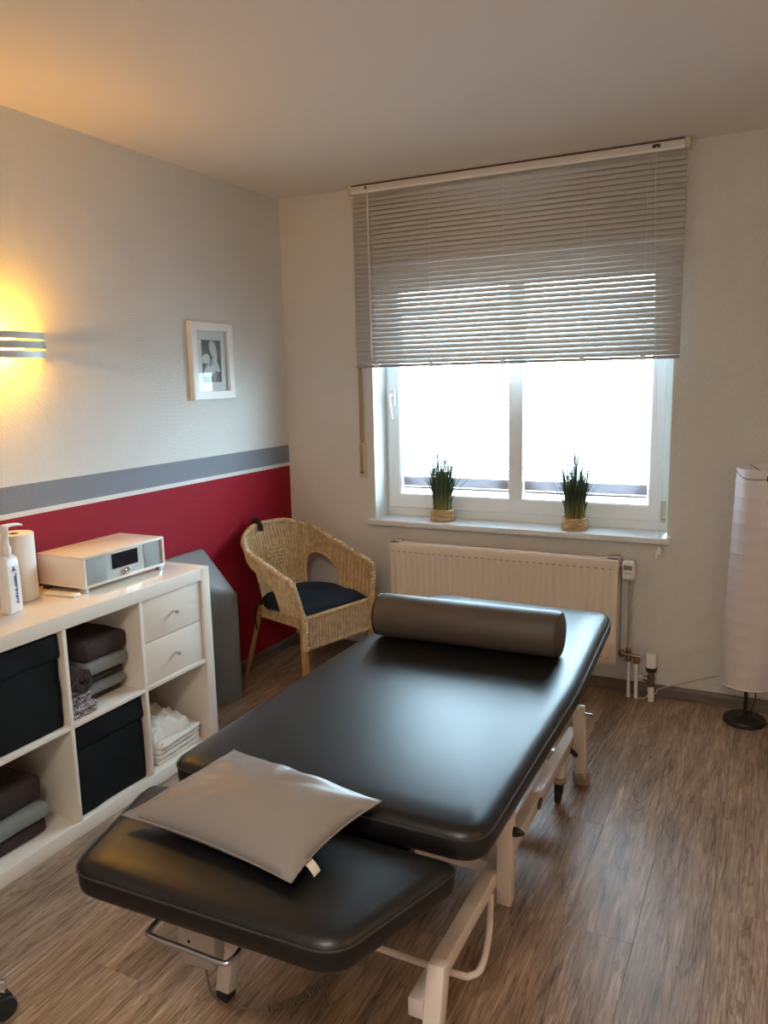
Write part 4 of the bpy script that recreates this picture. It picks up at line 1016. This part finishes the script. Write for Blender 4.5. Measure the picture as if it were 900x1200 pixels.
# pillow
pil = thing('pillow', 'flat taupe leatherette pillow on the lowered head section', 'pillow', (1.448, -2.418, .5635), 0)
cn = [Vector((1.231, -2.595, .588)), Vector((1.705, -2.640, .588)), Vector((1.766, -2.377, .632)), Vector((1.343, -2.334, .645))]
bm = BM(); nx, ny = 40, 34; top, bot = [], []
def deck(y): return .564 if y < -2.38 else .617
for i in range(nx+1):
    rt, rb = [], []
    for j in range(ny+1):
        u, v = i/nx, j/ny
        # pinched edges between the corners
        uu = u + (.5-u)*2*.042*(4*v*(1-v)); vv = v + (.5-v)*2*.045*(4*u*(1-u))
        p = cn[0].lerp(cn[1], uu).lerp(cn[3].lerp(cn[2], uu), vv)
        a, b = 2*u-1, 2*v-1; e = (max(0, 1-a*a)*max(0, 1-b*b))**.5
        e2 = (max(0, 1-abs(a)**2.2)*max(0, 1-abs(b)**2.2))**.55
        an = math.atan2(b, a); rr = math.hypot(a, b)
        wr = .006*e*(vnoise(an*3.5+9, rr*1.5)-.5)*rr*1.6 + .006*e*(vnoise(a*3+2, b*3)-.5) + .0022*e*(vnoise(an*8, rr*2)-.5)*rr
        zc = p.z-.5635
        lo = max(zc-.034*min(1, e2*1.3), deck(p.y)+.0012-.5635)
        rt.append(bm.verts.new((p.x-1.448, p.y+2.418, max(zc, lo)+.060*e2+wr*1.5))); rb.append(bm.verts.new((p.x-1.448, p.y+2.418, min(lo, max(zc, lo)))))
    top.append(rt); bot.append(rb)
for i in range(nx):
    for j in range(ny):
        bm.faces.new((top[i][j], top[i+1][j], top[i+1][j+1], top[i][j+1])); bm.faces.new((bot[i][j+1], bot[i+1][j+1], bot[i+1][j], bot[i][j]))
edge = [top[i][0].co.copy() for i in range(nx+1)]+[top[nx][j].co.copy() for j in range(1, ny+1)]+[top[i][ny].co.copy() for i in range(nx-1, -1, -1)]+[top[0][j].co.copy() for j in range(ny-1, 0, -1)]
bmesh.ops.remove_doubles(bm, verts=bm.verts[:], dist=.0003); pb = obj('pillow_body', bm, M_PILLOW, pil, angle=80)
bm = BM(); tube(bm, edge, .0022, 6, closed=True); obj('seam', bm, M_PILLOW, pb)
tp = Vector((1.6930, -2.575)) - Vector((1.448, -2.418))
bm = BM(); g = []
for k in range(6):
    f = k/5; g.append((bm.verts.new((tp.x+.030*f, tp.y-.012, .032-.024*f*f)), bm.verts.new((tp.x+.030*f, tp.y+.012, .032-.024*f*f)), bm.verts.new((tp.x+.030*f, tp.y+.012, .0312-.024*f*f)), bm.verts.new((tp.x+.030*f, tp.y-.012, .0312-.024*f*f))))
for A, B in zip(g, g[1:]):
    for k in range(4): bm.faces.new((A[k], A[(k+1) % 4], B[(k+1) % 4], B[k]))
bm.faces.new(g[0][::-1]); bm.faces.new(g[-1]); ct = obj('care_tag', bm, M_LINEN, pil)
bm = BM()
for q in (-.006, -.001, .004): box(bm, (tp.x+.010, tp.y+q-.0012, .0230), (tp.x+.021, tp.y+q+.0012, .0262))
bm.free()

# ------------------------------------------------------------------ paper floor lamp
fl_ = thing('floor_lamp', 'tall white ribbed paper cylinder floor lamp with round black base', 'lamp', (2.425, -.147, 0))
bm = BM(); lathe(bm, [(.084, 0), (.087, .003), (.087, .018), (.084, .022), (.02, .024), (.012, .030)], 40); obj('base', bm, M_BLACK, fl_)
bm = BM(); tube(bm, [(0, 0, .02), (.006, 0, .60), (.012, 0, 1.10)], .008, 12); obj('pole', bm, M_BLACK, fl_)
bm = BM(); seg = 64; rings = []
zs_ = [.190]; 
while zs_[-1] < 1.125: zs_.append(zs_[-1]+.0098)
for i, z in enumerate(zs_):
    f = (z-.190)/.938; cx_ = .003+.022*f; rr = .113-.006*f  
    q = ((z-.190)/.0586) % 1; rr += -.0016*(4*q*(1-q)) + .0012
    ring = []
    for k in range(seg):
        a = 2*pi*k/seg; tilt = .004*sin(a*1+i*.13)
        rr2 = rr + .0012*(vnoise(a*5, z*30)-.5) + .0007*sin(a*26)
        ring.append(bm.verts.new((cx_+rr2*cos(a), rr2*sin(a), z+tilt)))
    rings.append(ring)
for A, B in zip(rings, rings[1:]):
    for k in range(seg): bm.faces.new((A[k], A[(k+1) % seg], B[(k+1) % seg], B[k]))
shd = obj('paper_shade', bm, M_LAMPP, fl_, angle=80)
for i, z in enumerate([.190+.0586*k for k in range(17)]):
    f = (z-.190)/.938; cx_ = .003+.022*f; rr = .1138-.006*f
    bm = BM(); tube(bm, [(cx_+rr*cos(2*pi*k/48), rr*sin(2*pi*k/48), z+.004*sin(2*pi*k/48+i*.8)) for k in range(48)], .0022 if i in (0, 16) else .0013, 5, closed=True); obj('ring', bm, simple('ring_wire', (.80, .70, .66, 1), .6) if i == 0 else bpy.data.materials['ring_wire'], shd)
bm = BM(); tube(bm, spline([(-.085, -.03, 1.118), (-.05, -.085, 1.092), (.02, -.112, 1.090), (.05, -.105, 1.105), (.035, -.07, 1.135)], 6), .0015, 6); tube(bm, spline([(.025, .0, 1.10), (.0, -.05, 1.125), (-.03, -.08, 1.15)], 5), .0015, 6); obj('top_wire', bm, M_BLACK, fl_)
bm = BM(); box(bm, (.035, -.118, 1.082), (.075, -.090, 1.108), .005); obj('wire_clip', bm, M_BLACK, fl_)
bm = BM(); tube(bm, spline([(.035, .02, .16), (.04, -.01, .12), (.028, -.02, .07), (.04, -.02, .035), (.10, -.015, .012), (.16, .02, .006)], 6), .003, 7); obj('cord', bm, M_BLACK, fl_)

# ------------------------------------------------------------------ cable along the wall and over the floor
bm = BM(); tube(bm, spline([(2.44, -.020, .20), (2.306, -.0165, .150), (2.209, -.0175, .114), (2.12, -.0175, .075), (2.048, -.025, .046), (2.038, -.040, .030), (1.985, -.060, .004), (1.950, -.095, .0035), (1.942, -.22, .0035), (1.936, -.36, .0035), (1.930, -.48, .0035), (1.908, -.62, .0035), (1.902, -.72, .0035), (1.893, -.84, .0035), (1.905, -.92, .0035)], 8), .0032, 7)
o = obj('power_cable', bm, M_CABLE); tag(o, 'thin light cable running from the wall baseboard across the floor to the massage table leg', 'cable')

# ------------------------------------------------------------------ rolling stool (only a caster shows)
rs = thing('rolling_stool', 'rolling stool with chrome star base and black casters at the left edge', 'stool', (.620, -2.850, 0))
bm = BM(); lathe(bm, [(.03, .075), (.034, .08), (.034, .12), (.022, .14), (.022, .28), (.014, .285), (.014, .42)], 20); obj('column', bm, M_CHROME, rs)
bm = BM(); lathe(bm, [(.15, .415), (.17, .425), (.178, .45), (.175, .475), (.15, .487), (.06, .49)], 40); obj('seat', bm, M_LEATHER, rs)
for k in range(5):
    a = math.atan2(.186, .246)+k*2*pi/5
    bm = BM(); beam(bm, (.02*cos(a), .02*sin(a), .100), (.310*cos(a), .310*sin(a), .082), .030, .018, .003, up=(-sin(a), cos(a), 0)); obj('star_leg', bm, M_CHROME, rs)
    c_ = (.298*cos(a), .298*sin(a))
    bm = BM(); tube(bm, [(c_[0], c_[1], .074), (c_[0], c_[1], .05)], .006, 8); box(bm, (-.02, -.012, .045), (.018, .012, .066), .006, Matrix.Translation((c_[0], c_[1], 0)) @ Matrix.Rotation(a+.6, 4, 'Z')); cs = obj('caster', bm, M_BLACK, rs); cs['kind'] = 'stuff'
    for s in (-1, 1):
        bm = BM(); lathe(bm, [(.008, -.007), (.027, -.0065), (.029, -.004), (.029, .004), (.027, .0065), (.008, .007)], 20, Matrix.Translation((c_[0], c_[1], .0295)) @ Matrix.Rotation(a+.6, 4, 'Z') @ Matrix.Translation((0, s*.013, 0)) @ Matrix.Rotation(R(90), 4, 'X')); obj('wheel', bm, M_RUBBER, cs)
